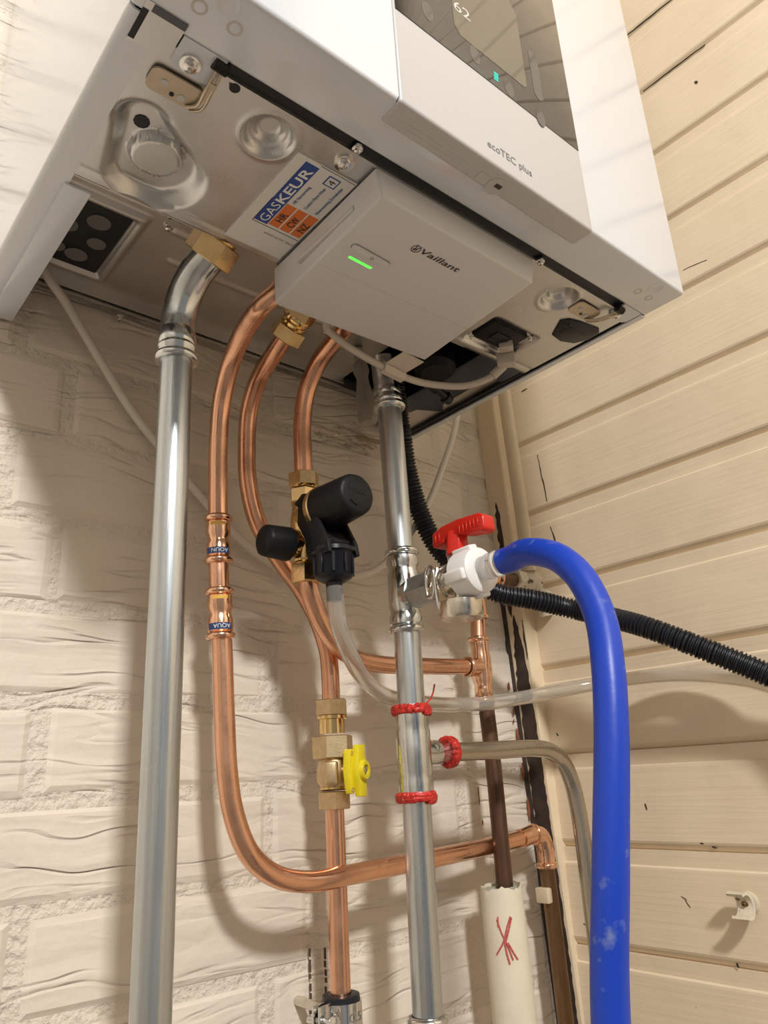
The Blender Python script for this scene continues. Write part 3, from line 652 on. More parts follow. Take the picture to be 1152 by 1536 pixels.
def pill(c0, c1, r, z, t, name, m, parent):
    d = (c1-c0).normalized(); n_ = Vector((-d.y, d.x, 0)); P = []
    for k in range(9):
        th = -math.pi/2+math.pi*k/8; P.append(c1+d*math.cos(th)*r/1000+n_*math.sin(th)*r/1000)
    for k in range(9):
        th = math.pi/2+math.pi*k/8; P.append(c0+d*math.cos(th)*r/1000+n_*math.sin(th)*r/1000)
    q = MB(); q.prism([Vector((p.x, p.y, z)) for p in P], Vector((0, 0, t/1000))); return q.build(name, M[m], parent, bevel=0.3, seg=1)
zb = BZ+B/1000
pill(V(173, -250.8, B), V(200, -249.4, B), 2.9, zb-0.0002, 0.4, 'button_edge_shade', 'ink2', cmx)  # dark outline painted in for the shading round the button's edge
bt = pill(V(173, -250.8, B), V(200, -249.4, B), 2.3, zb-0.0022, 2.6, 'button', 'abs', cmx)
MB().lathe(V(187.5, -250.1, B-2.2), -Z, [(0, 1.3), (0.15, 1.3), (0.15, 0.9), (0, 0.9)], seg=18, cap=False).build('button_mark', M['ink2'], bt, smooth=0)
mb = MB(); mb.prism([V(x, y, B-0.15) for x, y in ((176, -241.4), (195.6, -240.6), (195.3, -238.6), (175.8, -239.4))], Vector((0, 0, 0.0004))); mb.build('status_light', M['green'], cmx, smooth=0)
text('Vaillant', 'lettering', V(210.5, -271.0, B-0.02), X, -Y, 5.0, M['ink'], cmx, width=35.5, bold=0.015, shear=0.12)
em = MB(); ec = V(206.6, -272.6, B-0.15)
em.lathe(ec, -Z, [(0, 3.5), (0.1, 3.5), (0.1, 2.95), (0, 2.95)], seg=28, cap=False)
ring = em.build('emblem_ring', M['ink'], cmx, smooth=0)
em = MB()
for pts in (((-1.2, 1.4), (-0.6, 0.4), (0.6, 0.4), (1.3, 1.5), (0.9, -0.5), (-0.9, -0.4)), ((-0.9, 0.8), (-1.6, 4.2), (-0.3, 1.6)), ((0.6, 0.9), (2.8, 3.9), (1.2, 0.7)), ((-1.6, -0.4), (-0.9, -2.6), (-0.3, -0.6)), ((0.2, -0.5), (0.5, -2.4), (1.2, -0.4)), ((-2.2, -1.2), (-1.4, -0.2), (-1.0, -1.0))):
    em.prism([ec+X*(px_/1000)-Y*(py_/1000) for px_, py_ in pts], Vector((0, 0, -0.00015)))
em.build('emblem_figure', M['ink'], cmx, smooth=0)

# ------------------------------------------------------------------ pipe helpers
def bead(mb, o, d, h, r, t=3.4, over=3.2):
    """rolled bead of a press fitting at height h"""
    pr = []
    for k in range(9):
        a = math.pi*k/8; pr.append((h-t*math.cos(a), r+over*math.sin(a)))
    mb.lathe(o, d, pr, seg=32, cap=False)
def press_profile(L, r, body=1.6, over=3.2, t=3.2):
    """sleeve of a press coupling from 0..L, beads at both ends and a waist in the middle"""
    p = []
    for k in range(9): a = math.pi*k/8; p.append((t-t*math.cos(a), r+0.4+over*math.sin(a)))
    p += [(2*t+1, r+body), (L*0.5-5, r+body+0.3), (L*0.5-2, r+0.7), (L*0.5, r+0.4), (L*0.5+2, r+0.7), (L*0.5+5, r+body+0.3), (L-2*t-1, r+body)]
    for k in range(9): a = math.pi*k/8; p.append((L-t-t*math.cos(a), r+0.4+over*math.sin(a)))
    return p
def hexnut(o, d, h0, h1, r, name, m, parent, rot=0.0):
    mb = MB(); mb.hexn(o, d, h0, h1, r, rot); return mb.build(name, M[m], parent, smooth=25)

# ------------------------------------------------------------------ left steel pipe (flow)
t1 = thing('steel_pipe', V(111, -127, -1400), 'thick shiny steel pipe farthest left, vertical, with elbow and brass nut at its top', 'pipe')
pl = V(110.5, -126, -70); pb = V(112.5, -128, -1400)
MB().tube([V(110.3, -126, -66), pb], 11, seg=36, raw=True).build('pipe', M['steel'], t1)
dd = (V(110.3, -126, -66)-pb).normalized()
MB().tube([V(110.3, -126, -48), V(110.4, -127, -34), V(111.2, -134, -18), V(113, -147, -6), V(115.5, -158, 0), V(117, -165, 4)], 12.2, seg=32, cap=True, step=2).build('elbow', M['steelr'], t1)
mb = MB(); o_ = V(110.3, -126, -70); L_ = 26
pr = [(0, 11.5)]
for k in range(9): a = math.pi*k/8; pr.append((3.2-3.2*math.cos(a), 11.8+3.4*math.sin(a)))
pr += [(8, 12.6), (11, 13.6), (13.5, 12.4), (15, 13.2), (18, 13.2), (22, 13.0), (25, 12.3)]
mb.lathe(o_, dd, pr, seg=36); mb.build('press_collar', M['steelr'], t1)
nax = V(122, -182, 22)-V(115, -160, 1)
nax = nax.normalized(); no = V(115, -158, 0)
un = hexnut(no, nax, -1, 15, 17.5, 'union_nut', 'brass', t1, rot=0.3)
MB().lathe(no, nax, [(14, 12.5), (17, 13.2), (19, 12.0), (20, 13.4), (23, 13.4), (24, 11.5), (46, 11.5)], seg=32).build('threaded_spigot', M['brassb'], t1)
hexnut(no, nax, 23, 33, 15.5, 'lock_nut', 'brass', t1, rot=0.7)

# ------------------------------------------------------------------ hot water pipe, leftmost copper
t2 = thing('copper_pipe', V(180, -65, -330), 'leftmost copper pipe, with two press couplings, swept bend and long run to the corner', 'pipe', )
MB().tube([V(182, -160, 49), V(179, -163, 12), V(170, -163, -8), V(164, -152, -15.5), V(164.5, -138, -17.5), V(166.5, -120, -21), V(171.2, -92, -33), V(174.6, -72, -57), V(175.8, -65.5, -90), V(176.6, -65, -140), V(179, -65, -205), V(182.6, -65, -255), V(185, -65, -300), V(188.0, -65, -340), V(193.2, -65, -367), V(205.5, -65, -393), V(226.5, -63, -409.5), V(255.9, -61, -417.5), V(300, -56.5, -418), V(363, -50, -417.5), V(441.4, -43, -416.3), V(514.6, -36.5, -414.0), V(540, -35, -412)], 7.5, seg=28, step=3).build('pipe', M['copper'], t2)
def coupling(z0, z1, x0, x1, txt, flip):
    o_ = V(x0, -65, z0); d_ = (V(x1, -65, z1)-o_); L_ = d_.length*1000; d_ = d_.normalized()
    mb = MB(); mb.lathe(o_, d_, press_profile(L_, 7.6, 1.5, 2.9, 2.6), seg=32); c = mb.build('press_coupling', M['copperp'], t2)
    # printed bands wrapped round the sleeve, facing the camera
    def band(h0, h1, m, name, r, half=62, turn=0.0):
        q = MB(); vs = []; fs = []; n = 16
        u = Vector((-0.47, -0.88, 0)).normalized(); u = (u-d_*u.dot(d_)).normalized(); w_ = d_.cross(u)
        for i in range(n+1):
            a = math.radians(turn-half+2*half*i/n)
            for h in (h0, h1):
                for rr in (r-0.3, r+0.12): vs.append(o_+d_*(h/1000)+(u*math.cos(a)+w_*math.sin(a))*(rr/1000))
        for i in range(n):
            k = i*4; fs += [(k+1, k+5, k+7, k+3), (k, k+2, k+6, k+4), (k, k+4, k+5, k+1), (k+2, k+3, k+7, k+6)]
        q.add(vs, fs); return q.build(name, M[m], c, smooth=30)
    band(L_-9.5, L_-6.8, 'bandyellow', 'yellow_band', 9.25, 38)
    band(6.6, 11.4, 'bandblue', 'blue_band', 9.25, 58, -4)
    u = Vector((-0.47, -0.88, 0)).normalized(); w_ = d_.cross(u)
    R_ = Vector((0.88, -0.47, 0))
    a0 = math.radians(46); st_ = o_+d_*(10.6/1000)+(u*math.cos(a0)+R_*math.sin(a0))*(9.45/1000)
    text(txt, 'lettering', st_, -R_, -d_, 3.0, M['stwhite'], c, width=13, wrap=(o_, d_, 9.45))
coupling(-190.5, -152, 178.3, 177.0, 'AOUN', True)
coupling(-247.5, -209, 181.3, 179.4, 'AQUA', True)
el = MB(); el.tube([V(524, -36, -413.5), V(545, -35, -411.5), V(556, -35, -414), V(560.5, -35, -424), V(560.5, -35, -444)], 8.6, seg=28, step=2)
el = el.build('elbow', M['copperp'], t2)
mb = MB(); bead(mb, V(546, -35, -411.5), Vector((-1, 0, -0.03)), 0, 8.4, 2.2, 1.8); bead(mb, V(560.5, -35, -441), -Z, 0, 8.4, 2.6, 2.2); mb.build('elbow_bead', M['copperp'], t2)
t2b = thing('pipe_riser', V(561, -35, -1400), 'old brown copper pipe standing in the corner below the copper elbow', 'pipe')
MB().tube([V(560.5, -35, -438), V(562, -37, -700), V(563, -37, -1400)], 7.5, seg=24, raw=True).build('pipe', M['brownriser'], t2b)
cl = MB(); cl.box((549, -41, -474), (562, -26, -460)); cl.build('wall_clip', M['cream'], t2b, bevel=1.5)

# ------------------------------------------------------------------ gas pipe (middle) with brass union
t3 = thing('copper_pipe', V(250, -60, -150), 'middle copper pipe leaving a brass union and crossing diagonally behind the black safety valve', 'pipe')
MB().tube([V(203.5, -122, -12), V(203.5, -108, -18), V(205, -78, -30), V(208.3, -57, -51), V(210.3, -50.5, -84), V(212.2, -50, -113), V(221.5, -50, -146), V(240, -50, -172), V(262.1, -50, -196), V(279, -50, -221), V(288.5, -50, -246), V(290.5, -50, -262), V(291, -50, -292)], 7.5, seg=28).build('pipe', M['copperd'], t3)
na = (V(208, -148, 8)-V(203.5, -122, -12)).normalized()
no = V(203.6, -122, -12)
hexnut(no, na, -3, 9, 13.5, 'union_nut', 'brass', t3, rot=0.2)
MB().lathe(no, na, [(8, 10), (12, 11.3), (13, 10), (15, 11.5), (18, 11.5), (19, 9.5), (40, 9.5)], seg=28).build('threaded_spigot', M['brassb'], t3)
hexnut(no, na, 17, 27, 12.5, 'lock_nut', 'brass', t3, rot=0.5)

# ------------------------------------------------------------------ gas valve with yellow handle
t4 = thing('gas_valve', V(291, -50, -369), 'brass gas valve with yellow butterfly handle on the copper pipe', 'valve')
O = V(291, -50, 0); U = Vector((0, 0, 1))
hexnut(V(291, -50, -300), U, 0, 13, 13.8, 'compression_nut', 'brassr', t4, rot=0.35)
MB().lathe(V(291, -50, -314), U, [(0, 10.5), (6, 10.5), (11, 10.5), (11.5, 12.6), (14, 12.6), (14.3, 10.5)], seg=32).build('neck', M['brassb'], t4)
hexnut(V(291, -50, -333), U, 0, 17.5, 16.6, 'valve_end', 'brassr', t4, rot=0.12)
MB().lathe(V(291, -50, -356), U, [(0, 10), (3, 11), (6, 13.2), (15, 13.2), (20, 12), (23, 11)], seg=32).build('body', M['brassr'], t4)
pd = MB().obox(V(282, -60, -344), Vector((0.72, -0.69, 0)).normalized().cross(Z), Vector((0.72, -0.69, 0)).normalized()*-1, Z, 6.5, 5, 9).build('body_pad', M['brassr'], t4, bevel=2.2, seg=3)
MB().lathe(V(291, -50, -357), U, [(0, 9.5), (1, 11), (2.5, 11), (3, 9.5)], seg=32).build('thread_ring', M['brassb'], t4)
hexnut(V(291, -50, -371), U, 0, 13.5, 13.5, 'compression_nut', 'brassr', t4, rot=0.5)
# handle: faces the camera side, stem along (-y with some +x)
hd = Vector((0.42, -0.9, 0)).normalized(); hr = hd.cross(Z)*-1   # right-hand direction seen from the front
hc = V(291, -50, -343)
MB().lathe(hc, hd, [(8, 7.5), (17, 7.5), (18, 6.5), (24, 6)], seg=20).build('stem', M['brass'], t4)
def hp(a, z, k): return hc + hr*(a/1000) + Z*(z/1000) + hd*(k/1000)
prof = [(-6.5, 19), (5.5, 19.5), (5.8, 11), (7, 6.5), (9, 3.5), (9.3, 0), (9, -3.5), (7, -6.5), (6, -11), (6.2, -19.5), (-5, -19.5), (-5.8, -12), (-8, -7), (-9, 0), (-8, 7), (-6.8, 11)]
mb = MB(); mb.prism([hp(a, z, 21) for a, z in prof], hd*0.0055); hb = mb.build('handle', M['yellow'], t4, bevel=1.0)
mb = MB(); mb.lathe(hc, hd, [(19, 8.6), (28, 7.6), (29.5, 6.8), (29.5, 4.2), (25, 4.0)], seg=24); mb.build('handle_hub', M['yellow'], hb)
mb = MB(); mb.prism([hp(a, z, 15.5) for a, z in ((-11.5, 14), (-9.5, 16), (-6, 16), (-4, 12), (-4, -12), (-6, -17), (-10, -17), (-11, -13), (-12.5, -7), (-13.5, 0), (-12.5, 8))], hd*0.006); mb.build('lock_flange', M['yellow'], hb, bevel=0.8)
for z in (12.8, -14.2): MB().lathe(hp(-8.8, z, 21.3), hd, [(0, 2.0), (0.5, 1.9), (0.5, 1.1), (0, 1.0)], seg=14).build('lock_eye', M['brassr'], hb)
screw(hb, hc+hd*0.0265, hd, 2.6, 'screw', 'nickel')

t4b = thing('copper_pipe', V(291, -50, -1400), 'straight copper pipe below the brass gas valve, held by a rubber-lined clamp', 'pipe')
MB().tube([V(291, -50, -366), V(291, -50.5, -430), V(292, -52, -1400)], 7.5, seg=28, raw=True).build('pipe', M['copper'], t4b)
t5 = thing('pipe_clamp', V(288, -50, -510), 'zinc pipe clamp with black rubber lining at the bottom edge', 'clamp')
c0 = V(291, -51, -508)
MB().lathe(c0, Z, [(-13, 10.5), (-12, 13.5), (-10, 13.8), (9, 13.8), (11.5, 13.5), (12.5, 10), (12, 7.8), (-13, 7.8)], seg=32, cap=False).build('rubber_lining', M['rubber'], t5)
mb = MB(); mb.lathe(c0, Z, [(-8, 14.0), (-8, 15.2), (8, 15.2), (8, 14.0)], seg=32, cap=False); mb.build('band', M['chrome'], t5)
sd = Vector((-0.97, -0.25, 0)).normalized(); sr = sd.cross(Z)
for s_ in (-1, 1): MB().obox(c0+sd*0.021+sr*(s_*0.0028), sd, sr, Z, 7.5, 0.9, 10).build('ear', M['chrome'], t5, bevel=0.5)
MB().lathe(c0+sd*0.0225+sr*-0.014, sr, [(0, 3.4), (0.6, 4.4), (3, 4.6), (4, 4.4), (4, 2.4), (26, 2.4)], seg=18).build('clamp_screw', M['chrome'], t5)
MB().tube([V(288, -36, -508), V(288, 4, -508)], 3.6, seg=14, raw=True).build('wall_stud', M['nickel'], t5)
text('0.5', 'lettering', c0+Vector((-0.004, -0.0149, -0.0035)), X, Z, 5.5, M['ink2'], t5, width=12, wrap=(c0, Z, 15.3))

# ------------------------------------------------------------------ cold water pipe (right copper) with safety valve
t6 = thing('copper_pipe', V(242, -87, -110), 'rightmost copper pipe curving down from the boiler into the safety valve', 'pipe')
MB().tube([V(244, -165, 2), V(242.6, -134, -9), V(242.2, -112, -18.5), V(242.2, -94, -38), V(241.8, -87.5, -66), V(242, -87, -96), V(242.5, -87, -116)], 7.5, seg=28).build('pipe', M['copperd'], t6)
t7 = thing('safety_valve', V(242.5, -87, -205), 'inlet safety valve, brass body with two black caps and a black funnel', 'valve')
hexnut(V(242.6, -87, -123), Z, 0, 12.5, 12.8, 'compression_nut', 'brass', t7, rot=0.2)
MB().lathe(V(242.6, -87, -124), Z, [(0, 9.5), (1, 10.6), (2.5, 9.4), (4, 10.6), (5.5, 9.4), (7, 9.8)], seg=28).build('thread_ring', M['brassb'], t7)
hexnut(V(242.6, -87, -137), Z, 0, 12, 12.0, 'body_hex', 'brass', t7, rot=0.5)
MB().lathe(V(242.6, -87, -187), Z, [(0, 8.5), (6, 10), (20, 11.5), (36, 11.5), (46, 10), (52, 9)], seg=28).build('body', M['brass'], t7)
hexnut(V(242.8, -87, -203), Z, 0, 15, 12.6, 'compression_nut', 'brass', t7, rot=0.35)
MB().lathe(V(242.6, -87, -188.5), Z, [(0, 9.6), (1, 10.6), (2.5, 9.4), (4, 10.4)], seg=28).build('thread_ring', M['brassb'], t7)
# side cap toward the left
MB().lathe(V(242, -87, -171.5), -X, [(2, 9), (9, 9), (9.5, 11), (12, 11), (12.5, 8), (16, 8)], seg=24).build('side_port', M['brass'], t7)
MB().lathe(V(227, -87, -173.3), -X, [(0, 8), (0.1, 13.0), (1.5, 13.6), (5, 13.4), (20, 12.6), (22.5, 11.8), (24, 9.5), (24.2, 3)], seg=40, squash=lambda a, h: 1+0.012*math.cos(8*a)).build('side_cap', M['black'], t7)
# relief cap, pointing out from the wall
ro = V(242, -98, -150.5)
MB().lathe(V(242, -87, -150.5), -Y, [(0, 11), (24, 13.5), (25, 18.6), (29.5, 19.0), (31, 17.5)], seg=36).build('bonnet_ring', M['brass'], t7)
cap = MB().lathe(V(242, -117.5, -150.5), Vector((0, -1, 0.01)), [(0, 16), (0.2, 18.4), (8, 18.0), (30, 16.8), (36, 16.3), (38.5, 15.2), (39.6, 13.0), (39.8, 3)], seg=44, squash=lambda a, h: 1+0.008*math.cos(10*a)).build('relief_cap', M['black'], t7)
text('PRICO', 'lettering', V(233.5, -157.5, -150), Vector((1, 0, 0)), Z, 4.6, M['blackg'], cap, width=17, thick=0.4)
MB().tube([V(242+9*math.cos(a), -157.6, -150.5+9*math.sin(a)) for a in [math.pi*1.2+i*0.1 for i in range(9)]], 0.5, seg=6, raw=True).build('arrow_mark', M['blackg'], cap)
# black yoke that carries the funnel
yk = MB()
yk.prism([V(231.5, y, z) for y, z in ((-92, -140), (-100, -136), (-117, -140), (-117, -160), (-112, -168), (-110, -178), (-108, -192), (-128, -192), (-134, -180), (-124, -166), (-117, -160), (-100, -160))][0:9], Vector((0.021, 0, 0)))
yk.build('yoke', M['black'], t7, bevel=1.5)
for s_ in (-1, 1):
    q = MB(); q.prism([V(242+s_*11, y, z) for y, z in ((-100, -140), (-116, -146), (-124, -160), (-137, -182), (-139, -192), (-112, -192), (-108, -175), (-98, -160))], Vector((s_*0.0035, 0, 0))); q.build('yoke_arm', M['black'], t7, bevel=1.0)
fo = V(242, -124.5, -186)
fu = MB().lathe(fo, -Z, [(-1, 15), (-0.5, 17.2), (2.5, 17.4), (3, 16.0), (4, 15.2), (20, 14.4), (22, 13), (24.5, 8.5), (25, 6.4), (29, 6.2), (29.2, 5.0), (39, 4.8), (39, 3)], seg=40).build('funnel', M['blackg'], t7)
for k in range(10):
    a = 2*math.pi*k/10+0.3; dv = Vector((math.cos(a), math.sin(a), 0))
    MB().obox(fo+dv*0.0152+Z*-0.012, dv, dv.cross(Z), Z, 0.8, 1.2, 7.5).build('grip_rib', M['blackg'], fu, bevel=0.3, seg=1)

t8 = thing('copper_pipe', V(350, -65, -256), 'copper pipe running from below the safety valve right to a copper tee', 'pipe')
MB().tube([V(242.8, -87, -196), V(245, -87, -206), V(250.5, -85.5, -217), V(260, -82, -230), V(277, -75, -244.5), V(303.3, -66, -254.5), V(336.9, -60, -257.5), V(378.6, -57, -256.5), V(420, -54, -255), V(470, -50, -252.5)], 7.5, seg=28).build('pipe', M['copper'], t8)
tx = 475.5
te = MB(); te.lathe(V(476.3, -50, -281), Z, [(0, 8.2), (1, 8.8), (8, 8.9), (10, 8.2), (14, 9.0), (18, 10), (38, 10), (42, 9), (48, 8.9), (55, 8.9), (56.5, 8.5)], seg=28)
te.build('tee', M['copperp'], t8)
mb = MB(); mb.lathe(V(474, -50, -253), Vector((-1, -0.08, -0.03)), [(0, 9), (8, 8.8), (16, 8.6), (17, 8.6)], seg=28); bead(mb, V(474, -50, -253), Vector((-1, -0.08, -0.03)), 19, 8.0, 2.4, 2.0)
bead(mb, V(475.5, -50, -225), Z, 0, 8.2, 2.6, 2.8); bead(mb, V(479, -50, -202), Z, 0, 8.2, 2.4, 2.4); mb.build('tee_bead', M['copperp'], t8)
MB().tube([V(475, -50, -230), V(478, -50, -205), V(479.5, -50, -190)], 7.6, seg=24, raw=True).build('short_pipe', M['copper'], t8)
MB().tube([V(479, -50, -203), V(480, -50, -180), V(482, -50, -167), V(489, -50, -159), V(500, -50, -157), V(517, -50, -157)], 8.8, seg=26, step=2).build('elbow', M['copperp'], t8)
mb = MB(); bead(mb, V(514, -50, -157), X, 0, 8.6, 2.6, 2.6); mb.build('elbow_bead', M['copperp'], t8)

t9 = thing('pipe_riser', V(478, -50, -440), 'dull brown old pipe between the copper tee and the cream insulation', 'pipe')
MB().tube([V(477.3, -50, -278), V(479.0, -51, -345), V(477.5, -52, -480)], 7.6, seg=26, raw=True).build('pipe', M['brownpipe'], t9)
t10 = thing('pipe_insulation', V(478, -52, -1400), 'cream foam pipe insulation tube marked with a red crayon cross', 'insulation')
iq = MB(); ctr = V(476.8, -53, -447)
irnd = random.Random(2)
vs = []; fs = []
seg = 40; rings = [(-447, 18.2, 1), (-452, 18.8, 0), (-520, 18.8, 0), (-600, 18.8, 0), (-1400, 18.8, 0)]
for z, r, j in rings:
    cx = 470.5 + (-447-z)*0.045*0 + 3*min(1, (-447-z)/150.0)
    for i in range(seg):
        a = 2*math.pi*i/seg; vs.append(V(cx+r*math.cos(a), -53+r*math.sin(a), z+(irnd.uniform(-2.2, 2.2) if j else 0)))
for k in range(len(rings)-1):
    for i in range(seg): fs.append((k*seg+i, k*seg+(i+1) % seg, (k+1)*seg+(i+1) % seg, (k+1)*seg+i))
iq.add(vs, fs).build('shell', M['insul'], t10)
MB().lathe(V(471.5, -53, -449.5), Z, [(-2, 18), (0, 17.6), (1.0, 8.4), (-6, 8.0)], seg=36, cap=False).build('foam_core', M['insulin'], t10)
def crayon(pts):
    rr = 19.1; out = []
    for a, z in pts:
        th = math.radians(a*0.9-46); z += 9; out.append(V(471.6+rr*math.sin(th), -53-rr*math.cos(th), z))
    MB().tube(out, 0.85, seg=6, step=2).build('crayon_stroke', M['crayon'], t10)
crayon([(-24, -480), (-14, -490), (0, -500), (12, -511)]); crayon([(16, -478), (4, -486), (-10, -497), (-34, -507)]); crayon([(19, -479), (8, -488), (-8, -500)]); crayon([(-20, -478), (-22, -486)]); crayon([(-8, -494), (-4, -506), (2, -514)]); crayon([(2, -498), (16, -506), (26, -511)])

# ------------------------------------------------------------------ stop valve and cream painted pipe in the corner
t11 = thing('stop_valve', V(575, -50, -155), 'old stop valve with chipped cream paint by the plank wall', 'valve')
MB().tube([V(510, -50, -157), V(552, -50, -156)], 7.6, seg=24, raw=True).build('tail_pipe', M['brownpipe'], t11)
hexnut(V(541, -50, -156), X, 0, 14, 12.0, 'nut', 'creamchip', t11, rot=0.3)
MB().lathe(V(553, -50, -155), X, [(0, 10), (4, 12.5), (16, 13), (24, 12), (28, 9), (29, 4)], seg=28).build('body', M['creamchip'], t11)
MB().lathe(V(568, -50, -155), Vector((0.35, -0.5, -0.8)), [(4, 9), (12, 8), (14, 6), (20, 6)], seg=20).build('bonnet', M['creamchip'], t11)
hexnut(V(576, -56, -168), Vector((0.5, -0.6, -0.6)), 2, 12, 8.5, 'bonnet_nut', 'creamchip', t11, rot=0.2)
MB().tube([V(585, -46, -168), V(592, -46, -176), V(596, -46, -190)], 7.5, seg=20, step=3).build('outlet', M['creamchip'], t11)
t12 = thing('painted_pipe', V(560, -58, -140), 'cream painted vertical pipe in the corner above the stop valve', 'pipe')
MB().tube([V(560, -58, -146), V(558.5, -58, -80), V(550.5, -60, 60), V(550, -60, 220)], 7.6, seg=26, raw=True).build('pipe', M['cream'], t12)

# ------------------------------------------------------------------ right steel pipe (return)
t13 = thing('steel_pipe', V(326, -105, -1400), 'shiny steel pipe in the centre with two side tees and red thread seals', 'pipe')
RX, RY = 326.5, -105
up1 = Vector((-0.0065, 0, 1)).normalized()
def rp(z): return V(326.8+0.0*z, RY, z)
MB().tube([V(325.8, RY, -32), V(328.2, RY, -170)], 11, seg=36, raw=True).build('pipe', M['steel'], t13)
MB().tube([V(329.5, RY, -236), V(329.5, RY, -300)], 11, seg=36, raw=True).build('pipe', M['steel'], t13)
MB().tube([V(328.5, RY, -366), V(326, RY, -520), V(325, RY, -1400)], 11, seg=36, raw=True).build('pipe', M['steel'], t13)
pr = [(0, 11.4)]
for k in range(9): a = math.pi*k/8; pr.append((3.2-3.2*math.cos(a), 11.8+3.2*math.sin(a)))
pr += [(8, 12.6), (11, 13.2), (14, 12.2), (16, 13.0), (22, 13.0), (23, 12.2), (34, 12.0), (52, 12.0)]
MB().lathe(V(325.7, RY, -36), Vector((-0.05, 0.02, 1)), pr, seg=36).build('press_collar', M['steelr'], t13)
def tee(z0, z1, x, name, side, m='steelr'):
    L_ = z1-z0; p = []
    t = 3.0
    for k in range(9): a = math.pi*k/8; p.append((t-t*math.cos(a), 11.6+3.2*math.sin(a)))
    p += [(7.5, 13.2), (13, 13.8), (16, 12.4), (19, 12.2), (22, 13.4), (L_-22, 13.4), (L_-19, 12.2), (L_-16, 12.4), (L_-13, 13.8), (L_-7.5, 13.2)]
    for k in range(9): a = math.pi*k/8; p.append((L_-t-t*math.cos(a), 11.6+3.2*math.sin(a)))
    return MB().lathe(V(x, RY, z0), Z, p, seg=40).build(name, M[m], t13)
tee(-239, -167, 329.3, 'tee', None)
# lower tee: plainer sleeve, with red thread seal at each end
p = [(0, 11.5), (1, 13.3), (14, 13.6), (17, 12.8), (20, 13.6), (50, 13.6), (53, 12.8), (56, 13.6), (66, 13.3), (67, 11.5)]
lt = MB().lathe(V(329, RY, -366.5), Z, p, seg=40).build('tee', M['steelr'], t13)
MB().lathe(V(329, RY, -333), X, [(8, 11), (15, 9.8), (17, 9.6), (24, 9.6), (25, 9.0), (34, 9.0), (36, 8.8)], seg=30).build('tee_branch', M['steelr'], t13)
def seal(c, d, r, seed, name='thread_seal', amp=1.0, n=64):
    rnd = random.Random(seed); u, w_ = perp(d.normalized()); P = []
    for k in range(n*2+6):
        a = 2*math.pi*k/n; P.append(c+(u*math.cos(a)+w_*math.sin(a))*((r+rnd.uniform(-.5, .5)*amp)/1000)+d.normalized()*((k/n-1)*2.2/1000+rnd.uniform(-.5, .5)*amp/1000))
    mb = MB(); mb.tube(P, 2.7, seg=8, raw=True)
    return mb.build(name, M['redseal'], t13)
seal(V(329.2, RY, -300.5), Z, 13.6, 3, amp=1.6); seal(V(328.6, RY, -365.5), Z, 13.6, 8, amp=1.0)
seal(V(367, RY, -333), X, 10.2, 5, amp=0.8)
MB().tube([V(318, -118, -301), V(328, -119, -298), V(338, -118, -293), V(343, -117, -287), V(345, -117, -281)], 0.7, seg=8).build('loose_thread', M['redseal'], t13)
mb = MB(); bead(mb, V(325.8, RY, -511), Z, 0, 11.4, 3.2, 3.4); mb.build('press_bead', M['steelr'], t13)
MB().lathe(V(325.8, RY, -560), Z, [(0, 12), (46, 13)], seg=32).build('press_sleeve', M['steelr'], t13)
# branch pipe
t14 = thing('branch_pipe', V(530, -105, -450), 'thin grey steel pipe bending from the lower red-sealed tee down behind the blue hose', 'pipe')
MB().tube([V(362, -105, -333), V(420, -105, -333), V(474, -105, -332.5), V(496, -105, -335), V(513, -105, -344), V(523.5, -105, -361), V(528.5, -105, -386), V(530, -105, -420), V(530, -105, -470), V(530, -105, -1400)], 7.5, seg=26, step=4).build('pipe', M['stain'], t14)

# ------------------------------------------------------------------ filling valve on the upper tee
t15 = thing('filling_valve', V(329, -165, -209), 'nickel filling valve with red lever, white nut and capped chain', 'valve')
fz = -208.5; FX = 328.5
D = Vector((-0.03, -1, 0.02)).normalized(); FO = V(FX, RY, fz)
mb = MB(); mb.lathe(FO, D, [(6, 12), (13, 12), (16, 13)], seg=28); mb.build('tee_neck', M['steelr'], t15)
hexnut(FO, D, 15, 43, 13.8, 'hex_nipple', 'zincraw', t15, rot=0.15)
hexnut(FO, D, 43, 55, 14.6, 'valve_hex', 'nickel', t15, rot=0.3)
MB().lathe(FO, D, [(54, 12.5), (58, 13.5), (68, 13.5), (72, 12), (80, 12)], seg=30).build('body', M['nickel'], t15)
so_ = FO+D*0.068
MB().lathe(so_, Z, [(8, 8.5), (16, 8.5), (16.5, 7.5), (19, 7.5)], seg=24).build('stem', M['nickel'], t15)
# red lever: socket and two-armed grip along the valve axis
MB().lathe(so_, Z, [(17, 9.6), (18, 10.3), (32, 8.8), (36, 8.5)], seg=6, rot=0.4).build('lever_socket', M['red'], t15, bevel=1.0)
def lv(k, z): return so_+D*(k/1000)+Z*(z/1000)
Wd = D.cross(Z).normalized()
mb = MB(); pl = [(-21, 40), (-22, 30), (-20, 27.5), (-9, 29), (-7, 32), (7, 31.5), (16, 29), (33, 26.0), (36, 28.5), (35.5, 38.5), (31, 41.5), (8, 43.5), (-10, 43)]
mb.prism([lv(k, z)-Wd*0.0065 for k, z in pl], Wd*0.013); lev = mb.build('lever', M['red'], t15, bevel=2.2, seg=3)
for k in range(6):
    for s_ in (-1, 1):
        MB().obox(lv(10+k*3.9, 34.5)+Wd*(s_*0.0066), D, Wd, Z, 1.0, 0.5, 3.4).build('grip_rib', M['red'], lev, bevel=0.3, seg=1)
for k in range(2):
    for s_ in (-1, 1): MB().obox(lv(-13-k*4.4, 34.5)+Wd*(s_*0.0066), D, Wd, Z, 1.0, 0.5, 3.4).build('grip_rib', M['red'], lev, bevel=0.3, seg=1)
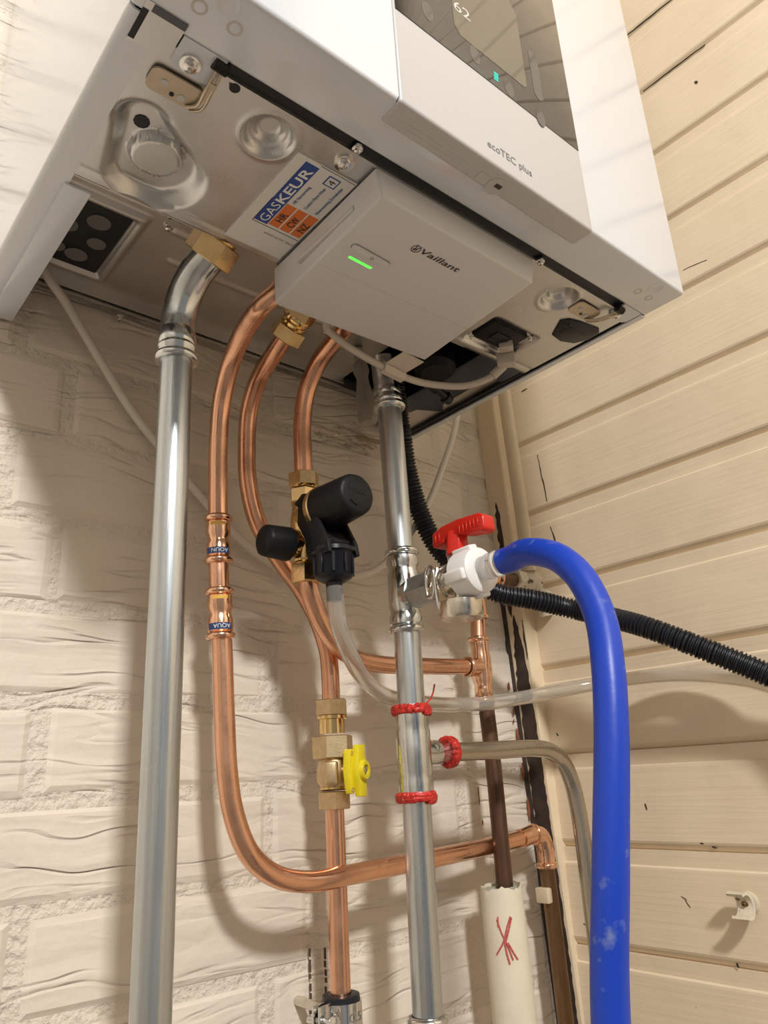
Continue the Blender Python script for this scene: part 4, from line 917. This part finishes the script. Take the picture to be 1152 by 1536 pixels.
# white coupling nut with lugs
wn = MB().lathe(FO, D, [(71, 15), (72, 17.8), (84, 18.2), (91, 17.2), (93, 14.5), (93.5, 9)], seg=44).build('coupling_nut', M['nutw'], t15)
u, w_ = perp(D)
for k in range(4):
    a = math.pi/4*0+math.pi/2*k+0.25; rv = u*math.cos(a)+w_*math.sin(a)
    MB().obox(FO+D*0.080+rv*0.0178, D, rv, D.cross(rv), 10, 2.6, 4.5).build('lug', M['nutw'], wn, bevel=1.6, seg=3)
MB().lathe(FO, D, [(92, 9.5), (95, 9.2), (96, 8.4), (99, 9.8), (101, 10), (103, 8.6), (106, 9.8), (108, 10), (110, 8.6), (112, 8.6), (118, 8.4)], seg=32).build('hose_barb', M['barb'], t15)
# chain cap hanging below
cc = FO+D*0.067+Z*-0.0185+Vector((-0.001, 0, 0))
nc = MB(); nc.lathe(cc, -Z, [(0, 14.5), (0.8, 16.6), (12, 16.8), (14.2, 15.5), (14.5, 10)], seg=44, squash=lambda a, h: 1+0.03*max(0, math.cos(6*a))**6); nc.build('cap', M['nickel'], t15)
MB().lathe(FO+D*0.067, -Z, [(9, 6), (20, 6)], seg=18).build('drain_port', M['nickel'], t15)
lk = MB(); k0 = FO+D*0.050+Wd*0.0155
def lkp(a, z, q=0): return k0+D*(a/1000)+Z*(z/1000)+Wd*(q/1000)
lk.tube([lkp(-4, 5), lkp(-2.5, 10), lkp(2.5, 10), lkp(4, 5), lkp(4, -8), lkp(2.5, -13), lkp(-2.5, -13), lkp(-4, -8), lkp(-4, 5)], 1.5, seg=10, step=1.5)
lk.build('chain_link', M['chrome'], t15)
lk = MB(); lk.tube([lkp(1, 4, 1.8), lkp(2.5, 8, 2), lkp(6, 8, 2), lkp(7.5, 3, 2), lkp(7.8, -14, 1), lkp(8.5, -23, 0), lkp(10, -27, -3)], 1.5, seg=10, step=1.5); lk.build('chain_link', M['chrome'], t15)

# ------------------------------------------------------------------ hoses and cables
t16 = thing('blue_hose', V(276, -306, -440), 'thick blue rubber hose arching from the filling valve down out of frame', 'hose')
bh = [FO+D*0.1125, FO+D*0.122, V(321.5, -240, -205.5), V(317.3, -258, -210.5), V(314.3, -275, -219.5), V(311.8, -291, -236.8), V(307.7, -303, -263.9), V(297.6, -310, -295.3), V(288.1, -312, -332.3), V(276.0, -308, -398.1), V(269.8, -300, -466.1), V(262, -290, -700), V(250, -280, -1100), V(230, -300, -1340), V(150, -420, -1390)]
MB().tube(bh, 9.6, seg=36, step=4).build('hose', M['blue'], t16)
t17 = thing('corrugated_conduit', V(500, -120, -200), 'black corrugated conduit running from the boiler behind the steel pipe to the right edge', 'conduit')
cpth = [V(372, -62, 55), V(384, -56, -20), V(395.1, -50, -63.4), V(408, -50, -103.7), V(429.5, -51, -138.6), V(453.8, -66, -167.9), V(473, -84, -185), V(500, -104, -193), V(531, -128, -204.3), V(534.2, -195, -232.1), V(549.3, -245, -261.2), V(564.9, -285, -286.7), V(574, -335, -320), V(576, -420, -380)]
MB().tube(cpth, 10, seg=24, step=0.8, rfun=lambda s_: 8.9+1.1*(1 if (s_ % 3.6) < 2.0 else -0.6)).build('conduit', M['rubber'], t17)

t18 = thing('clear_hose', V(400, -78, -291), 'clear plastic drain hose looping from the black funnel to the right edge', 'hose')
ch = [V(242.2, -124.5, -214), V(242.8, -124.5, -226), V(246.3, -122, -240.2), V(261.0, -113, -257.6), V(291.0, -93, -274.5), V(326, -79, -286.5), V(371.8, -77, -291.6), V(438.8, -78, -291.3), V(500, -92, -284.2), V(555, -130, -275.5), V(580, -185, -273.8), V(581, -235, -281.3), V(572.3, -280, -294.5), V(560, -340, -330), V(540, -430, -460)]
def hollow(pts, r0, r1, seg=20, step=4):
    P = spline(pts, step); n = len(P); T = [(P[min(i+1, n-1)]-P[max(i-1, 0)]).normalized() for i in range(n)]
    u, _ = perp(T[0]); mb = MB(); vs = []; fs = []
    for i in range(n):
        u = (u-T[i]*u.dot(T[i])).normalized(); w_ = T[i].cross(u)
        for r in (r0, r1):
            for k in range(seg): a = 2*math.pi*k/seg; vs.append(P[i]+(u*math.cos(a)+w_*math.sin(a))*(r/1000))
    for j in range(n-1):
        for q in (0, 1):
            for i in range(seg):
                a, b, c, d = j*2*seg+q*seg+i, j*2*seg+q*seg+(i+1) % seg, (j+1)*2*seg+q*seg+(i+1) % seg, (j+1)*2*seg+q*seg+i
                fs.append((a, b, c, d) if q == 0 else (d, c, b, a))
    for e in (0, n-1):
        for i in range(seg):
            fs.append((e*2*seg+i, e*2*seg+seg+i, e*2*seg+seg+(i+1) % seg, e*2*seg+(i+1) % seg))
    mb.add(vs, fs); return mb
hollow(ch, 6.5, 4.6).build('hose', M['pvc'], t18)

t19 = thing('white_cable', V(250, -10, -160), 'white cable sagging along the brick wall behind the pipes', 'cable')
MB().tube([V(34, -30, 52), V(46, -27, 33.8), V(63.8, -18, 22), V(96.9, -10, -15.3), V(128.0, -8, -54.2), V(160, -8, -86), V(184.6, -8, -109.9), V(210.3, -8, -132.4), V(243.4, -8, -156.5), V(269.6, -9, -168.6), V(304.3, -12, -173.5), V(335.3, -20, -171.4), V(363, -30, -163), V(391.5, -35, -136.9), V(432.5, -35, -87.4), V(462, -35, -35), V(484, -35, 10), V(500, -35, 60)], 3.6, seg=16).build('cable', M['cable'], t19)

t20 = thing('grey_cable', V(300, -147, -25), 'pale grey cable with a paper tag plugged into the socket under the boiler', 'cable')
MB().tube([V(219, -166, -5), V(221, -153, -12), V(236, -149, -17), V(252.4, -147, -20), V(280.2, -147, -25), V(304.3, -146, -26.5), V(333.0, -148, -26), V(367.8, -163, -24.0), V(384.1, -179, -17), V(390, -188, -10)], 3.1, seg=16).build('cable', M['gcable'], t20)
# boot and plug
MB().tube([V(384, -180, -17), V(390, -189, -9)], 4.2, seg=12, raw=True).build('boot', M['gcable'], t20)
MB().obox(V(388, -194, -6), Vector((0.6, -0.8, 0)), Vector((0.8, 0.6, 0)), Z, 8, 5.5, 6).build('plug', M['gcable'], t20, bevel=1.4)
MB().obox(V(379, -203, 0), Vector((0.6, -0.8, 0)), Vector((0.8, 0.6, 0)), Z, 6, 5, 3.5).build('plug_nose', M['gcable'], t20, bevel=1.2)
# folded paper tag round the cable
ta = V(283, -147, -25.4); tb = V(306, -146, -27.0); td = (tb-ta); tn = Vector((0.05, 0.88, 0.30)).normalized(); nrm = td.cross(tn).normalized()
MB().tube([ta, tb], 5.4, seg=6, raw=True).build('tag_fold', M['tagpaper'], t20, smooth=0)
mb = MB(); q0 = V(283, -151, -24); q1 = V(306, -150, -25.5); bk = V(0, 0, 0)*0
mb.prism([q0, q1, q1+Vector((0.003, -0.020, 0.002)), q0+Vector((0.003, -0.020, 0.002))], Vector((0, 0, 0.0006))); mb.build('tag_flag', M['tagpaper'], t20, smooth=0)

# ------------------------------------------------------------------ painted hook on the plank wall
t21 = thing('wall_hook', V(600, -214, -467), 'small cream painted metal pipe clip standing off the plank wall', 'hook')
hk = V(600, -214, -466)
MB().lathe(hk, -X, [(-1, 9), (1.2, 9), (2, 7.8), (2.2, 4)], seg=24).build('rosette', M['creamchip'], t21)
MB().lathe(hk, -X, [(1, 3.0), (6, 3.0)], seg=12).build('stem', M['creamchip'], t21)
cw = Vector((0, 0.1, 0.99)).normalized()
mb = MB(); P_ = []
for r_, rng in ((10.5, range(11)), (8.2, range(10, -1, -1))):
    for k in rng:
        a_ = math.radians(62+236*k/10); P_.append((15.5+r_*math.cos(a_)*(1.0 if 0 < k < 10 else 1.25), r_*math.sin(a_)))
vs = []; fs = []; n = 11
for k in range(n):
    for (a_, b_) in (P_[k], P_[21-k]):
        for yy in (-7, 7): vs.append(hk-X*(a_/1000)+cw*(b_/1000)+Y*(yy/1000))
for k in range(n-1):
    q = k*4; fs += [(q, q+1, q+5, q+4), (q+2, q+6, q+7, q+3), (q, q+4, q+6, q+2), (q+1, q+3, q+7, q+5)]
fs += [(0, 2, 3, 1), (40, 41, 43, 42)]
mb.add(vs, fs); mb.build('clip_jaw', M['creamchip'], t21, smooth=30)
screw(t21, hk-X*0.0072, -X, 2.0, 'screw', 'brownriser')
